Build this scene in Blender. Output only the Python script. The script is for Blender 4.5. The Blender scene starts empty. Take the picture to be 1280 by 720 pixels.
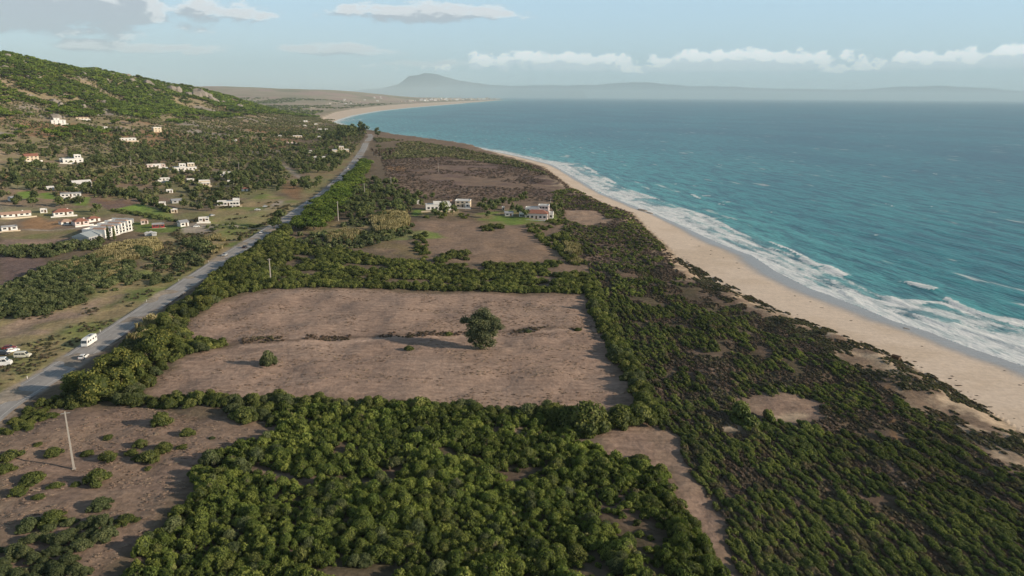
import bpy, bmesh, math, random
import numpy as np
from mathutils import Vector, Matrix

scene = bpy.context.scene
col = scene.collection
R = math.radians
rng = np.random.RandomState(11)
random.seed(5)

# ------------------------------------------------------------------ camera
CAM_H = 95.0
FPX = 914.0                                    # focal length in pixels of a 1280 px wide frame
PITCH, ROLL = R(14.75), R(0.42)
_f = np.array([0, math.cos(PITCH), -math.sin(PITCH)])
_r0 = np.array([1.0, 0, 0]); _u0 = np.array([0, math.sin(PITCH), math.cos(PITCH)])
_r = _r0 * math.cos(ROLL) + _u0 * math.sin(ROLL)
_u = _u0 * math.cos(ROLL) - _r0 * math.sin(ROLL)
cam_data = bpy.data.cameras.new('camera')
cam_data.lens = 36.0 * FPX / 1280.0
cam_data.sensor_width = 36.0
cam_data.clip_start = 1.0
cam_data.clip_end = 200000.0
cam = bpy.data.objects.new('camera', cam_data)
col.objects.link(cam)
M = Matrix.Identity(4)
for i in range(3):
    M[i][0], M[i][1], M[i][2] = _r[i], _u[i], -_f[i]
M[2][3] = CAM_H
cam.matrix_world = M
scene.camera = cam

def rays(px, py):
    px = np.asarray(px, float); py = np.asarray(py, float)
    a = (px - 640.0) / FPX; b = (360.0 - py) / FPX
    d = _f[None] + a[:, None] * _r[None] + b[:, None] * _u[None]
    return d / np.linalg.norm(d, axis=1)[:, None]

def plane(pts, z=0.0):                          # where the lines of sight of photo points meet a level plane
    pts = np.asarray(pts, float)
    d = rays(pts[:, 0], pts[:, 1])
    t = (z - CAM_H) / np.minimum(d[:, 2], -1e-4)
    return np.stack([d[:, 0] * t, d[:, 1] * t], 1)

# ------------------------------------------------------------------ numpy noise and geometry helpers
TAB = np.random.RandomState(3).rand(256, 256)
def vnoise(x, y, s, seed=0):
    x = np.asarray(x, float) / s + seed * 17.31; y = np.asarray(y, float) / s + seed * 9.77
    xi = np.floor(x).astype(np.int64); yi = np.floor(y).astype(np.int64)
    fx = x - xi; fy = y - yi
    fx = fx * fx * (3 - 2 * fx); fy = fy * fy * (3 - 2 * fy)
    a = TAB[yi & 255, xi & 255]; b = TAB[yi & 255, (xi + 1) & 255]
    c = TAB[(yi + 1) & 255, xi & 255]; d = TAB[(yi + 1) & 255, (xi + 1) & 255]
    return (a * (1 - fx) + b * fx) * (1 - fy) + (c * (1 - fx) + d * fx) * fy
def fbm(x, y, s, octv=4, gain=0.5, seed=0):
    t = 0; a = 1.0; n = 0
    for k in range(octv):
        t = t + a * vnoise(x, y, s / (2.03 ** k), seed + k); n += a; a *= gain
    return t / n
def sstep(a, b, x):
    t = np.clip((x - a) / (b - a), 0, 1)
    return t * t * (3 - 2 * t)
def seg_dist(x, y, line):
    best = np.full(x.shape, 1e18)
    for (ax, ay), (bx, by) in zip(line[:-1], line[1:]):
        dx, dy = bx - ax, by - ay
        t = np.clip(((x - ax) * dx + (y - ay) * dy) / (dx * dx + dy * dy + 1e-9), 0, 1)
        best = np.minimum(best, (x - ax - t * dx) ** 2 + (y - ay - t * dy) ** 2)
    return np.sqrt(best)
def inside(x, y, poly):
    c = np.zeros(x.shape, bool)
    n = len(poly)
    for i in range(n):
        ax, ay = poly[i]; bx, by = poly[(i + 1) % n]
        if ay == by: continue
        k = ((ay > y) != (by > y)) & (x < (bx - ax) * (y - ay) / (by - ay) + ax)
        c ^= k
    return c
def sdf(x, y, poly):                            # positive inside
    p = list(map(tuple, poly))
    d = seg_dist(x, y, p + [p[0]])
    return np.where(inside(x, y, p), d, -d)

# ------------------------------------------------------------------ the coast, the road and the height of the land
SHORE_PX = [(1900, 716), (1500, 545), (1280, 458), (1235, 443), (1200, 431), (1160, 415), (1115, 401), (1080, 386), (1010, 360), (967, 338), (940, 320),
            (905, 307), (880, 296), (840, 277), (800, 261), (755, 243), (725, 226), (690, 206), (650, 196), (592, 184), (535, 176), (472, 166), (430, 157.5),
            (416, 152.5), (424, 149), (440, 144.3), (472, 138.6), (510, 134.7), (545, 131.8), (580, 129), (606, 127), (632, 125)]
DUNE_PX = [(1900, 850), (1500, 655), (1290, 550), (1260, 528), (1210, 501), (1172, 477), (1135, 456), (1085, 433), (1035, 415), (960, 385), (925, 367), (890, 351), (865, 336),
           (850, 326), (835, 308), (812, 288), (792, 266), (762, 258), (717, 236), (681, 208.5), (640, 197), (590, 185), (532, 176.8), (468, 166.8), (420, 158),
           (402, 150.5), (404, 147), (418, 140.5), (440, 136.5), (472, 132.8), (500, 130.6), (540, 128.3), (580, 126.4), (606, 125.4), (625, 124.6)]
shore = plane(SHORE_PX, 0.0); dune = plane(DUNE_PX, 2.5)
far_close = np.array([(-3000, 27000), (-70000, 30000), (-70000, -500), (600, -500)], float)
LAND = np.vstack([shore, far_close]); INLAND = np.vstack([dune, far_close])
shore_l = list(map(tuple, shore)); dune_l = list(map(tuple, dune))
ROAD_PX = [(-60, 560), (0, 508), (60, 471), (120, 430), (180, 391), (240, 350), (300, 312), (343, 284), (370, 266), (402, 244), (427, 222), (441, 206), (450, 193), (458, 181), (463, 174), (462, 169)]
road = plane(ROAD_PX, 10.0)
def smooth_line(p, n=6):
    p = np.asarray(p, float); out = []
    q = np.vstack([2 * p[0] - p[1], p, 2 * p[-1] - p[-2]])
    for i in range(1, len(q) - 2):
        for t in np.linspace(0, 1, n, endpoint=False):
            a, b, c, d = q[i - 1], q[i], q[i + 1], q[i + 2]
            out.append(0.5 * (2 * b + (c - a) * t + (2 * a - 5 * b + 4 * c - d) * t ** 2 + (3 * b - a - 3 * c + d) * t ** 3))
    out.append(p[-1])
    return np.array(out)
road = smooth_line(road, 8)
road_l = list(map(tuple, road[::3])) + [tuple(road[-1])]

RIDGE_Y = [0, 900, 1570, 2000, 2290, 2450, 2560, 2650, 2760, 2900, 3300]
RIDGE_Z = [180, 180, 168, 138, 112, 94, 78, 54, 26, 4, 0]
FOOT_Y = [0, 300, 560, 900, 1300, 1700, 2200, 2900]
FOOT_X = [-420, -330, -270, -290, -340, -420, -520, -640]
RTOP_Y = [0, 1500, 2300, 2600, 2900]
RTOP_X = [-1150, -1130, -1080, -960, -820]

def height_raw(x, y):
    near = y < 4200
    d = np.empty_like(x); dd = np.empty_like(x)
    d = seg_dist(x, y, shore_l); ins = inside(x, y, LAND); d = np.where(ins, d, -d)
    dd = seg_dist(x, y, dune_l); ins = inside(x, y, INLAND); dd = np.where(ins, dd, -dd)
    bed = np.maximum(d * 0.05, -8.0)
    t = np.clip(d / np.maximum(d - dd, 1e-3), 0, 1)
    beach = 2.7 * t ** 0.85
    g = fbm(x, y, 14, 3, seed=4)
    land = 2.7 + (2.0 + 2.2 * g) * sstep(0, 13, dd) + 4.2 * sstep(15, 230, dd)
    rd = seg_dist(x, y, road_l)
    calm = sstep(9, 40, rd)
    land = land + calm * (fbm(x, y, 60, 4, seed=2) - 0.5) * 0.7 * sstep(10, 60, dd)
    # dune hummocks behind the beach
    band = sstep(2, 10, dd) * (1 - sstep(35, 80, dd))
    land = land + band * (fbm(x, y, 18, 3, seed=9) - 0.45) * 3.6
    # a bank along the headland where the beach is narrow
    land = land + 5.5 * sstep(0, 16, dd) * sstep(1180, 1350, y) * (1 - sstep(2200, 2700, y))
    # the hill
    fx = np.interp(y, FOOT_Y, FOOT_X); tx = np.interp(y, RTOP_Y, RTOP_X); rz = np.interp(y, RIDGE_Y, RIDGE_Z)
    u = np.clip((fx - x) / (fx - tx), 0, 1.6)
    prof = np.where(u < 1, 0.82 * u ** 1.75 + 0.18 * sstep(0.55, 1.0, u), 1.0 - 0.05 * (u - 1))
    lump = (fbm(x, y, 170, 4, seed=6) - 0.5) * 34 + (fbm(x, y, 40, 3, seed=8) - 0.5) * 9
    hill = rz * prof + lump * sstep(0.12, 0.7, u) * np.clip(rz / 120, 0, 1)
    land = land + hill * (y < 3400)
    # low brown hills far behind the bay
    ff = sstep(3300, 9000, y)
    s = x / np.maximum(y, 1)
    amp = np.interp(s, [-1.0, -0.43, -0.26, -0.15, -0.05, 0.02], [260, 215, 175, 120, 45, 0])
    rolling = 0.62 + 0.55 * (fbm(x, y, 2600, 4, seed=21) - 0.3)
    land = land + ff * np.exp(-((y - 11000) / 4300.0) ** 2) * amp * rolling * sstep(0, 1500, dd)
    land = land + sstep(3000, 4500, y) * (fbm(x, y, 900, 4, seed=25) - 0.45) * 26 * sstep(100, 900, dd)
    z = np.where(d < 0, bed, np.where(dd < 0, beach, land))
    return z, d, dd, rd, u

# one sheet of land, finer where it is near
NS, Q = 660, 0.0078
SX = np.linspace(-1.02, 1.02, NS); YOFF = 150.0
NR = int(math.log(60000 / 22.0) / math.log(1 + Q))
YR = 22.0 * (1 + Q) ** np.arange(NR)
GX = SX[None, :] * (YR[:, None] + YOFF); GY = np.repeat(YR[:, None], NS, 1)
GX = GX.ravel(); GY = GY.ravel()
GZ, GD, GDD, GRD, GU = height_raw(GX, GY)
ZG = GZ.reshape(NR, NS)

def z_at(x, y):
    x = np.atleast_1d(np.asarray(x, float)); y = np.atleast_1d(np.asarray(y, float))
    r = np.clip(np.log(np.maximum(y, 22.01) / 22.0) / math.log(1 + Q), 0, NR - 1.001)
    c = np.clip((x / (y + YOFF) - SX[0]) / (SX[1] - SX[0]), 0, NS - 1.001)
    ri = r.astype(int); ci = c.astype(int); fr = r - ri; fc = c - ci
    # rows grow geometrically, so take the fraction in y itself
    fr = np.clip((y - YR[ri]) / (YR[ri + 1] - YR[ri]), 0, 1)
    return (ZG[ri, ci] * (1 - fc) + ZG[ri, ci + 1] * fc) * (1 - fr) + (ZG[ri + 1, ci] * (1 - fc) + ZG[ri + 1, ci + 1] * fc) * fr
def grid_at(A, x, y):                           # a value kept per ground vertex, read at any place
    r = np.clip(np.round(np.log(np.maximum(y, 22.01) / 22.0) / math.log(1 + Q)).astype(int), 0, NR - 1)
    c = np.clip(np.round((x / (y + YOFF) - SX[0]) / (SX[1] - SX[0])).astype(int), 0, NS - 1)
    return A.reshape(NR, NS, *A.shape[1:])[r, c]

TT = 70.0 * 1.006 ** np.arange(1150)
def ground(pts):                                # where the lines of sight of photo points meet the land
    pts = np.asarray(pts, float).reshape(-1, 2)
    d = rays(pts[:, 0], pts[:, 1])
    X = d[:, 0:1] * TT; Y = d[:, 1:2] * TT; Z = CAM_H + d[:, 2:3] * TT
    H = z_at(X.ravel(), Y.ravel()).reshape(X.shape)
    below = Z <= H
    k = np.argmax(below, 1); k = np.where(below.any(1), k, len(TT) - 1); k = np.maximum(k, 1)
    i = np.arange(len(pts))
    g0 = (Z - H)[i, k - 1]; g1 = (Z - H)[i, k]
    f = np.clip(g0 / np.where(g0 - g1 == 0, 1, g0 - g1), 0, 1)
    t = TT[k - 1] * (1 - f) + TT[k] * f
    x, y = d[:, 0] * t, d[:, 1] * t
    return np.stack([x, y, z_at(x, y)], 1)
def gpoly(pts): return ground(pts)[:, :2]
def g1(px, py): return ground([(px, py)])[0]
def mpp(p):                                     # metres per photo pixel at a place
    return float(np.dot(np.array([p[0], p[1], p[2] - CAM_H]), _f)) / FPX

# ------------------------------------------------------------------ linking and tagging
def tag(o, label=None, cat=None, group=None, kind=None):
    if label: o['label'] = label
    if cat: o['category'] = cat
    if group: o['group'] = group
    if kind: o['kind'] = kind
    return o
def link(name, me, parent=None):
    o = bpy.data.objects.new(name, me); col.objects.link(o)
    if parent is not None: o.parent = parent
    return o
def empty(name, loc, rz=0.0, label=None, cat=None, group=None):
    o = bpy.data.objects.new(name, None); col.objects.link(o)
    o.location = loc; o.rotation_euler = (0, 0, rz); o.empty_display_size = 0.5
    return tag(o, label, cat, group)
def np_mesh(name, V, loops, starts, totals=None, mats=(), smooth=None, attrs=None, midx=None):
    me = bpy.data.meshes.new(name)
    V = np.ascontiguousarray(V, np.float32)
    me.vertices.add(len(V)); me.vertices.foreach_set('co', V.ravel())
    me.loops.add(len(loops)); me.loops.foreach_set('vertex_index', np.ascontiguousarray(loops, np.int32))
    me.polygons.add(len(starts)); me.polygons.foreach_set('loop_start', np.ascontiguousarray(starts, np.int32))
    if smooth is not None:
        me.polygons.foreach_set('use_smooth', np.ascontiguousarray(np.broadcast_to(smooth, len(starts)), bool))
    if midx is not None:
        me.polygons.foreach_set('material_index', np.ascontiguousarray(midx, np.int32))
    for k, (typ, data) in (attrs or {}).items():
        a = me.attributes.new(k, typ, 'POINT')
        if typ == 'FLOAT': a.data.foreach_set('value', np.ascontiguousarray(data, np.float32).ravel())
        else:
            c4 = np.ones((len(V), 4), np.float32); c4[:, :3] = data
            a.data.foreach_set('color', c4.ravel())
    for m in mats: me.materials.append(m)
    me.update(calc_edges=True)
    return me
def grid_faces(nr, nc, keep=None):
    i = np.arange((nr - 1) * (nc - 1)); r = i // (nc - 1); c = i % (nc - 1)
    a = r * nc + c
    f = np.stack([a, a + 1, a + nc + 1, a + nc], 1)
    if keep is not None: f = f[keep[f].any(1)]
    return f

# ------------------------------------------------------------------ node helper
class NT:
    def __init__(s, nt): s.nt = nt; s.nt.nodes.clear()
    def n(s, typ, ins=None, **props):
        nd = s.nt.nodes.new(typ)
        for k, v in props.items(): setattr(nd, k, v)
        for k, v in (ins or {}).items():
            sock = nd.inputs[k]
            if isinstance(v, bpy.types.NodeSocket): s.nt.links.new(v, sock)
            elif isinstance(v, bpy.types.Node): s.nt.links.new(v.outputs[0], sock)
            else: sock.default_value = v
        return nd
    def math(s, op, a, b=None, c=None, clamp=False):
        ins = {0: a}
        if b is not None: ins[1] = b
        if c is not None: ins[2] = c
        nd = s.n('ShaderNodeMath', ins, operation=op); nd.use_clamp = clamp
        return nd.outputs[0]
    def mix(s, fac, a, b, blend='MIX'):
        nd = s.n('ShaderNodeMix', None, data_type='RGBA', blend_type=blend)
        for sock, v in ((nd.inputs[0], fac), (nd.inputs[6], a), (nd.inputs[7], b)):
            if isinstance(v, bpy.types.NodeSocket): s.nt.links.new(v, sock)
            elif isinstance(v, tuple) and len(v) == 3: sock.default_value = (*v, 1)
            else: sock.default_value = v
        return nd.outputs[2]
    def ramp(s, fac, a, b, lo=0.0, hi=1.0):
        nd = s.n('ShaderNodeMapRange', {0: fac, 1: a, 2: b, 3: lo, 4: hi}); nd.interpolation_type = 'SMOOTHSTEP'
        return nd.outputs[0]
    def noise(s, vec, scale, detail=3, rough=0.5, dist=0.0):
        return s.n('ShaderNodeTexNoise', {'Vector': vec, 'Scale': scale, 'Detail': detail, 'Roughness': rough, 'Distortion': dist}).outputs[0]
    def mapping(s, vec, loc=(0, 0, 0), rot=(0, 0, 0), sc=(1, 1, 1)):
        return s.n('ShaderNodeMapping', {'Vector': vec, 'Location': loc, 'Rotation': rot, 'Scale': sc}).outputs[0]
def new_mat(name):
    m = bpy.data.materials.new(name); m.use_nodes = True
    return m, NT(m.node_tree)
def plain(name, c, rough=0.7, var=0.15, scale=1.5, metal=0.0, spec=0.3):
    m, t = new_mat(name)
    tc = t.n('ShaderNodeTexCoord').outputs['Object']
    nz = t.noise(tc, scale, 4, 0.6)
    f = t.math('MULTIPLY_ADD', nz, 2 * var, 1 - var)
    cc = t.mix(1.0, (*c, 1), f, 'MULTIPLY')
    b = t.n('ShaderNodeBsdfPrincipled', {'Base Color': cc, 'Roughness': rough, 'Metallic': metal, 'Specular IOR Level': spec})
    t.n('ShaderNodeOutputMaterial', {0: b})
    return m
# ------------------------------------------------------------------ sun, sky, haze
SUN_EL, SUN_AZ = 18.5, 102.0                    # azimuth clockwise from the viewing direction
sd = np.array([math.sin(R(SUN_AZ)) * math.cos(R(SUN_EL)), math.cos(R(SUN_AZ)) * math.cos(R(SUN_EL)), math.sin(R(SUN_EL))])
sun_data = bpy.data.lights.new('sun', 'SUN'); sun_data.energy = 5.0; sun_data.angle = R(0.55); sun_data.color = (1.0, 0.85, 0.66)
sun = bpy.data.objects.new('sun', sun_data); col.objects.link(sun)
sun.rotation_euler = Vector(-sd).to_track_quat('-Z', 'Y').to_euler()
sun.location = (600, 0, 400)

world = bpy.data.worlds.new('World'); scene.world = world; world.use_nodes = True
t = NT(world.node_tree)
sky = t.n('ShaderNodeTexSky', sky_type='NISHITA')
sky.sun_disc = False; sky.sun_elevation = R(SUN_EL); sky.sun_rotation = R(SUN_AZ); sky.altitude = 95
sky.air_density = 1.0; sky.dust_density = 0.4; sky.ozone_density = 2.0
gen = t.n('ShaderNodeTexCoord').outputs['Generated']
sep = t.n('ShaderNodeSeparateXYZ', {0: gen})
az = t.math('ARCTAN2', sep.outputs[0], sep.outputs[1])          # radians, clockwise from the view
el = t.math('ARCSINE', sep.outputs[2])
skyc = t.n('ShaderNodeHueSaturation', {'Saturation': 0.85, 'Value': 1.0, 'Color': sky.outputs[0]}).outputs[0]
skyc = t.mix(t.ramp(el, R(9), R(45), 0.78, 0.15), skyc, t.mix(t.ramp(el, R(0.3), R(6.5)), (5.3, 6.8, 7.7), (4.5, 6.4, 7.9)))            # a thin veil of high cloud evens out the blue

def cloud_layer(blobs, fs, det, thr, soft, squash, kn):
    """cloud density at (az, el): soft blobs broken up by noise; returned with the same density a little nearer the sun for shading"""
    outs = []
    for da, de in ((0, 0), (0.012, 0.010)):
        a = t.math('ADD', az, da); e = t.math('ADD', el, de)
        v = t.n('ShaderNodeCombineXYZ', {0: a, 1: t.math('MULTIPLY', e, squash), 2: 0.37}).outputs[0]
        nz = t.noise(v, fs, det, 0.62, 0.15)
        tot = None
        for (ca, ce, wa, we, amp) in blobs:
            qa = t.math('POWER', t.math('DIVIDE', t.math('SUBTRACT', a, R(ca)), R(wa)), 2.0)
            qe = t.math('POWER', t.math('DIVIDE', t.math('SUBTRACT', e, R(ce)), R(we)), 2.0)
            g = t.math('MULTIPLY', t.math('EXPONENT', t.math('MULTIPLY', t.math('ADD', qa, qe), -1.0)), amp)
            tot = g if tot is None else t.math('MAXIMUM', tot, g)
        gate = t.math('MULTIPLY', t.math('MULTIPLY', tot, 3.0, clamp=True), kn)
        dens = t.math('MULTIPLY_ADD', t.math('SUBTRACT', nz, 0.5), gate, tot)
        outs.append(t.ramp(dens, thr, thr + soft))
    return outs
def sky_blobs(L):
    out = []
    for px, py, w, h, amp in L:
        d = rays([px, px - w, px + w, px, px], [py, py, py, py - h, py + h])
        A = np.degrees(np.arctan2(d[:, 0], d[:, 1])); E = np.degrees(np.arcsin(d[:, 2]))
        out.append((A[0], E[0], abs(A[2] - A[1]) / 2, abs(E[3] - E[4]) / 2, amp))
    return out
# wide stratocumulus sheets high on the left, thin streaks, and the row of cumulus standing over the sea horizon
hi0, hi1 = cloud_layer(sky_blobs([(40, 6, 220, 38, 1.32), (20, 30, 150, 16, 1.1), (265, 14, 80, 18, 0.98), (530, 18, 125, 15, 1.0), (420, 62, 95, 9, 0.92), (115, 56, 48, 10, 0.92), (240, 62, 130, 9, 0.62), (540, 80, 80, 7, 0.66), (760, 14, 140, 10, 0.30)]) +
                       [(-48, 12, 9, 5, 0.9), (-14, 14, 20, 3, 0.8), (40, 17, 22, 4, 0.7), (0, 40, 60, 9, 0.5), (120, 25, 50, 12, 0.8), (-130, 20, 50, 9, 0.8)], 21, 8, 0.30, 0.50, 2.3, 2.2)
lo0, lo1 = cloud_layer(sky_blobs([(605, 76, 24, 12, 0.85), (700, 78, 120, 12, 0.95), (930, 77, 130, 15, 1.0), (1190, 78, 150, 14, 1.0), (1290, 72, 90, 18, 1.05), (1500, 70, 150, 18, 1.0), (900, 86, 420, 7, 0.85)]) + [(62, 2.8, 12, 1.0, 1.0)], 52, 8, 0.24, 0.30, 1.15, 2.1)
flatb = t.ramp(el, R(1.1), R(2.0))
lo0 = t.math('MULTIPLY', lo0, flatb)
lit = (8.2, 8.1, 8.1); shade = (3.5, 3.9, 4.5)
hl = t.ramp(t.math('SUBTRACT', hi0, hi1), -0.1, 0.42)
c1 = t.mix(hl, shade, lit); c1 = t.mix(t.math('MULTIPLY', t.ramp(hi0, 0.5, 1.0), 0.35), c1, shade)
f1 = t.math('MULTIPLY', hi0, 0.88)
ll = t.ramp(t.math('SUBTRACT', lo0, lo1), -0.25, 0.45)
c2 = t.mix(ll, (5.6, 6.5, 7.3), (11.5, 11.3, 11.2))
f2 = t.math('MULTIPLY', lo0, 0.92)
skyv = t.mix(f1, skyc, c1)
skyv = t.mix(f2, skyv, c2)
skyv = t.mix(1.0, skyv, t.ramp(el, R(9), R(32), 1.0, 0.50), 'MULTIPLY')          # the sky overhead is deeper and darker
bg = t.n('ShaderNodeBackground', {'Color': skyv, 'Strength': 0.12})
t.n('ShaderNodeOutputWorld', {0: bg})

scene.view_settings.view_transform = 'Standard'; scene.view_settings.look = 'None'
scene.view_settings.exposure = 0; scene.view_settings.gamma = 1
cy = scene.cycles
cy.max_bounces = 5; cy.diffuse_bounces = 2; cy.glossy_bounces = 2; cy.transmission_bounces = 2; cy.transparent_max_bounces = 4; cy.volume_bounces = 2
cy.use_denoising = True
cy.caustics_reflective = False; cy.caustics_refractive = False

# sea haze: a thin even scattering layer lying over land and water
hm, t = new_mat('sea_haze')
HZ = (0.78, 0.93, 1.0, 1)                       # scatters blue a little better than it scatters red, which it absorbs
vs = t.n('ShaderNodeVolumeScatter', {'Color': HZ, 'Density': 3.0e-5, 'Anisotropy': 0.0})
va = t.n('ShaderNodeVolumeAbsorption', {'Color': HZ, 'Density': 3.0e-5})
t.n('ShaderNodeOutputMaterial', {1: t.n('ShaderNodeAddShader', {0: vs, 1: va})})
hb = bmesh.new(); bmesh.ops.create_cube(hb, size=1.0)
hme = bpy.data.meshes.new('haze'); hb.to_mesh(hme); hb.free(); hme.materials.append(hm)
haze = link('haze', hme); haze.scale = (150000, 130000, 460); haze.location = (0, 45000, 210)
tag(haze, kind='structure')
hm2 = hm.copy(); hm2.name = 'strait_haze'
for n_ in hm2.node_tree.nodes:
    if n_.type in ('VOLUME_SCATTER', 'VOLUME_ABSORPTION'): n_.inputs['Density'].default_value = 2.2e-5; n_.inputs['Color'].default_value = (0.70, 0.91, 1.0, 1)
hme2 = hme.copy(); hme2.materials.clear(); hme2.materials.append(hm2)
haze2 = link('haze', hme2); haze2.scale = (150000, 60000, 3000); haze2.location = (0, 43000, 1480)
tag(haze2, kind='structure')
# ------------------------------------------------------------------ colours of the land
C = dict(field=(0.362, 0.252, 0.194), fieldpale=(0.392, 0.278, 0.215), straw=(0.37, 0.285, 0.16), olive=(0.19, 0.185, 0.08), grass=(0.19, 0.215, 0.07), lawn=(0.19, 0.275, 0.06),
         sand=(0.70, 0.57, 0.455), dune=(0.52, 0.40, 0.285), wet=(0.345, 0.33, 0.32), burnt=(0.16, 0.112, 0.098), soil=(0.275, 0.195, 0.145), under=(0.075, 0.065, 0.04), scrubfloor=(0.19, 0.145, 0.10),
         track=(0.36, 0.27, 0.20), red=(0.40, 0.24, 0.13), rock=(0.36, 0.31, 0.26), farfield=(0.38, 0.30, 0.235), fargreen=(0.15, 0.16, 0.09), gravel=(0.45, 0.38, 0.32))
C = {k: np.array(v) for k, v in C.items()}
wx = GX + (fbm(GX, GY, 9, 3, seed=31) - 0.5) * 7; wy = GY + (fbm(GX, GY, 9, 3, seed=37) - 0.5) * 7
far_scale = np.clip(GY / 600, 1, 6)
n_big = fbm(GX, GY, 120, 4, seed=41); n_mid = fbm(GX, GY, 22, 4, seed=43); n_fin = fbm(GX, GY, 6, 3, seed=47)
GC = np.empty((len(GX), 3))
GC[:] = C['scrubfloor']
def blend(mask, c):
    m = np.clip(mask, 0, 1)[:, None]
    GC[:] = GC * (1 - m) + np.asarray(c) * m
def local(poly, pad=40):
    lo = poly.min(0) - pad; hi = poly.max(0) + pad
    return np.nonzero((GX > lo[0]) & (GX < hi[0]) & (GY > lo[1]) & (GY < hi[1]))[0]
def paint(pts, c, soft=3.0, amt=1.0, c2=None, ns=15, wob=1.0, seed=0):
    poly = gpoly(pts)
    k = local(poly, soft + 20)
    if not len(k): return
    x = GX[k] + (wx[k] - GX[k]) * wob; y = GY[k] + (wy[k] - GY[k]) * wob
    m = np.clip(sstep(-soft, soft, sdf(x, y, poly)) * amt, 0, 1)[:, None]
    cc = np.broadcast_to(np.asarray(c, float), (len(k), 3))
    if c2 is not None:
        w = sstep(0.35, 0.65, fbm(GX[k], GY[k], ns, 4, seed=60 + seed))[:, None]
        cc = cc * (1 - w) + np.asarray(c2) * w
    GC[k] = GC[k] * (1 - m) + cc * m
def stroke(pts, width, c, soft=0.8, amt=1.0, wob=0.35):
    line = smooth_line(gpoly(pts), 5)
    k = local(line, width + 15)
    if not len(k): return
    x = GX[k] + (wx[k] - GX[k]) * wob; y = GY[k] + (wy[k] - GY[k]) * wob
    d = seg_dist(x, y, list(map(tuple, line)))
    m = np.clip((1 - sstep(width / 2 - soft, width / 2 + soft, d)) * amt, 0, 1)[:, None]
    GC[k] = GC[k] * (1 - m) + np.asarray(c) * m

# hillside, far plain
u = GU
hillmask = sstep(0.02, 0.1, u) * (GY < 3300)
hc = C['soil'] * 1.25 * (1 - n_mid[:, None]) * 1.3 + C['olive'] * n_mid[:, None] * 1.2
w = sstep(0.53, 0.64, fbm(GX, GY, 60, 4, seed=51))[:, None]
hc = hc * (1 - w) + (C['rock'] * 1.0) * w
w = sstep(0.58, 0.7, fbm(GX, GY, 150, 4, seed=53))[:, None] * (1 - sstep(0.5, 0.7, u))[:, None]
hc = hc * (1 - w) + C['red'] * 0.85 * w
blend(hillmask, 0); GC += hc * hillmask[:, None]
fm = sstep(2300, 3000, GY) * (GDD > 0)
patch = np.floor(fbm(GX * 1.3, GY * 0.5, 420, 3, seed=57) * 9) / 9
fc = C['farfield'] * (1 - patch[:, None]) * 1.25 + C['fargreen'] * patch[:, None] * 1.2  # field colours lightened to carry part of the plain's haze
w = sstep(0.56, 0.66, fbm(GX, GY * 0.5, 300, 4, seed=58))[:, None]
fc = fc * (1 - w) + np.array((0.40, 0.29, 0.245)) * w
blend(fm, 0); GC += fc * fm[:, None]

# coastal scrub floor
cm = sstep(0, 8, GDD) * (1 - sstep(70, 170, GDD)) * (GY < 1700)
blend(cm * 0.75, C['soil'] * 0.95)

paint([(0, 200), (120, 185), (330, 190), (420, 190), (400, 225), (330, 245), (255, 272), (200, 284), (0, 292)], C['olive'] * 1.45, 10, .7, C['soil'] * 1.15, 38, seed=30)
paint([(380, 225), (420, 190), (446, 178), (455, 186), (430, 212), (400, 240), (370, 258)], C['olive'] * 1.5, 6, .8, C['straw'] * .8, 30, seed=31)
# grass and straw to the left of the road
paint([(0, 400), (110, 372), (170, 338), (215, 300), (255, 268), (330, 240), (372, 250), (372, 264), (330, 290), (240, 348), (120, 428), (0, 505)], C['straw'] * 0.95, 5, 1, C['grass'] * 1.15, 18, seed=1)
paint([(0, 455), (40, 425), (100, 415), (120, 428), (60, 470), (0, 505)], C['grass'] * 1.35, 6, 0.75, C['straw'], 14, seed=2)
paint([(0, 400), (0, 440), (60, 420), (150, 375), (165, 350), (110, 378)], C['straw'], 4, 0.9, C['fieldpale'], 10, seed=3)
paint([(150, 320), (200, 330), (230, 320), (240, 300), (200, 290), (165, 300)], C['straw'] * 1.1, 5, 0.8, C['olive'] * 1.3, 9, seed=4)
paint([(0, 318), (50, 322), (62, 336), (0, 356)], C['burnt'] * 1.35, 3, 1)
paint([(0, 300), (110, 293), (132, 300), (50, 312), (0, 312)], C['fieldpale'] * 0.9, 2, 0.9)
paint([(0, 290), (90, 285), (105, 296), (0, 300)], C['straw'] * 0.9, 2, 0.9, C['olive'] * 1.2, 12, seed=5)
paint([(225, 282), (252, 278), (272, 284), (262, 292), (228, 291)], C['gravel'] * 0.9, 2, 0.9)
paint([(328, 262), (352, 250), (362, 254), (348, 262), (330, 266)], C['gravel'], 2, 0.9)
paint([(270, 268), (325, 262), (360, 252), (374, 258), (345, 280), (275, 280)], C['straw'] * 1.05, 3, 0.8, C['olive'] * 1.5, 20, seed=6)
# village fields
paint([(22, 240), (42, 239), (50, 247), (25, 249)], C['lawn'] * 1.2, 2, 1)
paint([(52, 241), (66, 240), (68, 249), (52, 249)], C['lawn'] * 1.0, 2, 1)
paint([(112, 247), (165, 252), (178, 258), (140, 262), (100, 255)], C['red'] * 0.72, 2, 1, C['burnt'] * 1.3, 30, seed=7)
paint([(140, 262), (178, 254), (215, 268), (210, 274), (160, 268)], C['lawn'] * 1.25, 2, 1, C['grass'] * 1.3, 30, seed=8)
paint([(93, 248), (112, 246), (108, 258), (92, 256)], C['lawn'] * 1.1, 2, 0.9)
paint([(28, 276), (45, 270), (62, 277), (95, 272), (85, 280), (60, 287), (26, 286)], C['red'] * 1.0, 3, 0.95)
paint([(160, 276), (230, 283), (225, 290), (170, 290)], C['lawn'] * 0.9, 3, 0.8)
paint([(0, 222), (15, 216), (25, 222), (0, 232)], C['red'] * 0.9, 3, 0.9)
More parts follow.
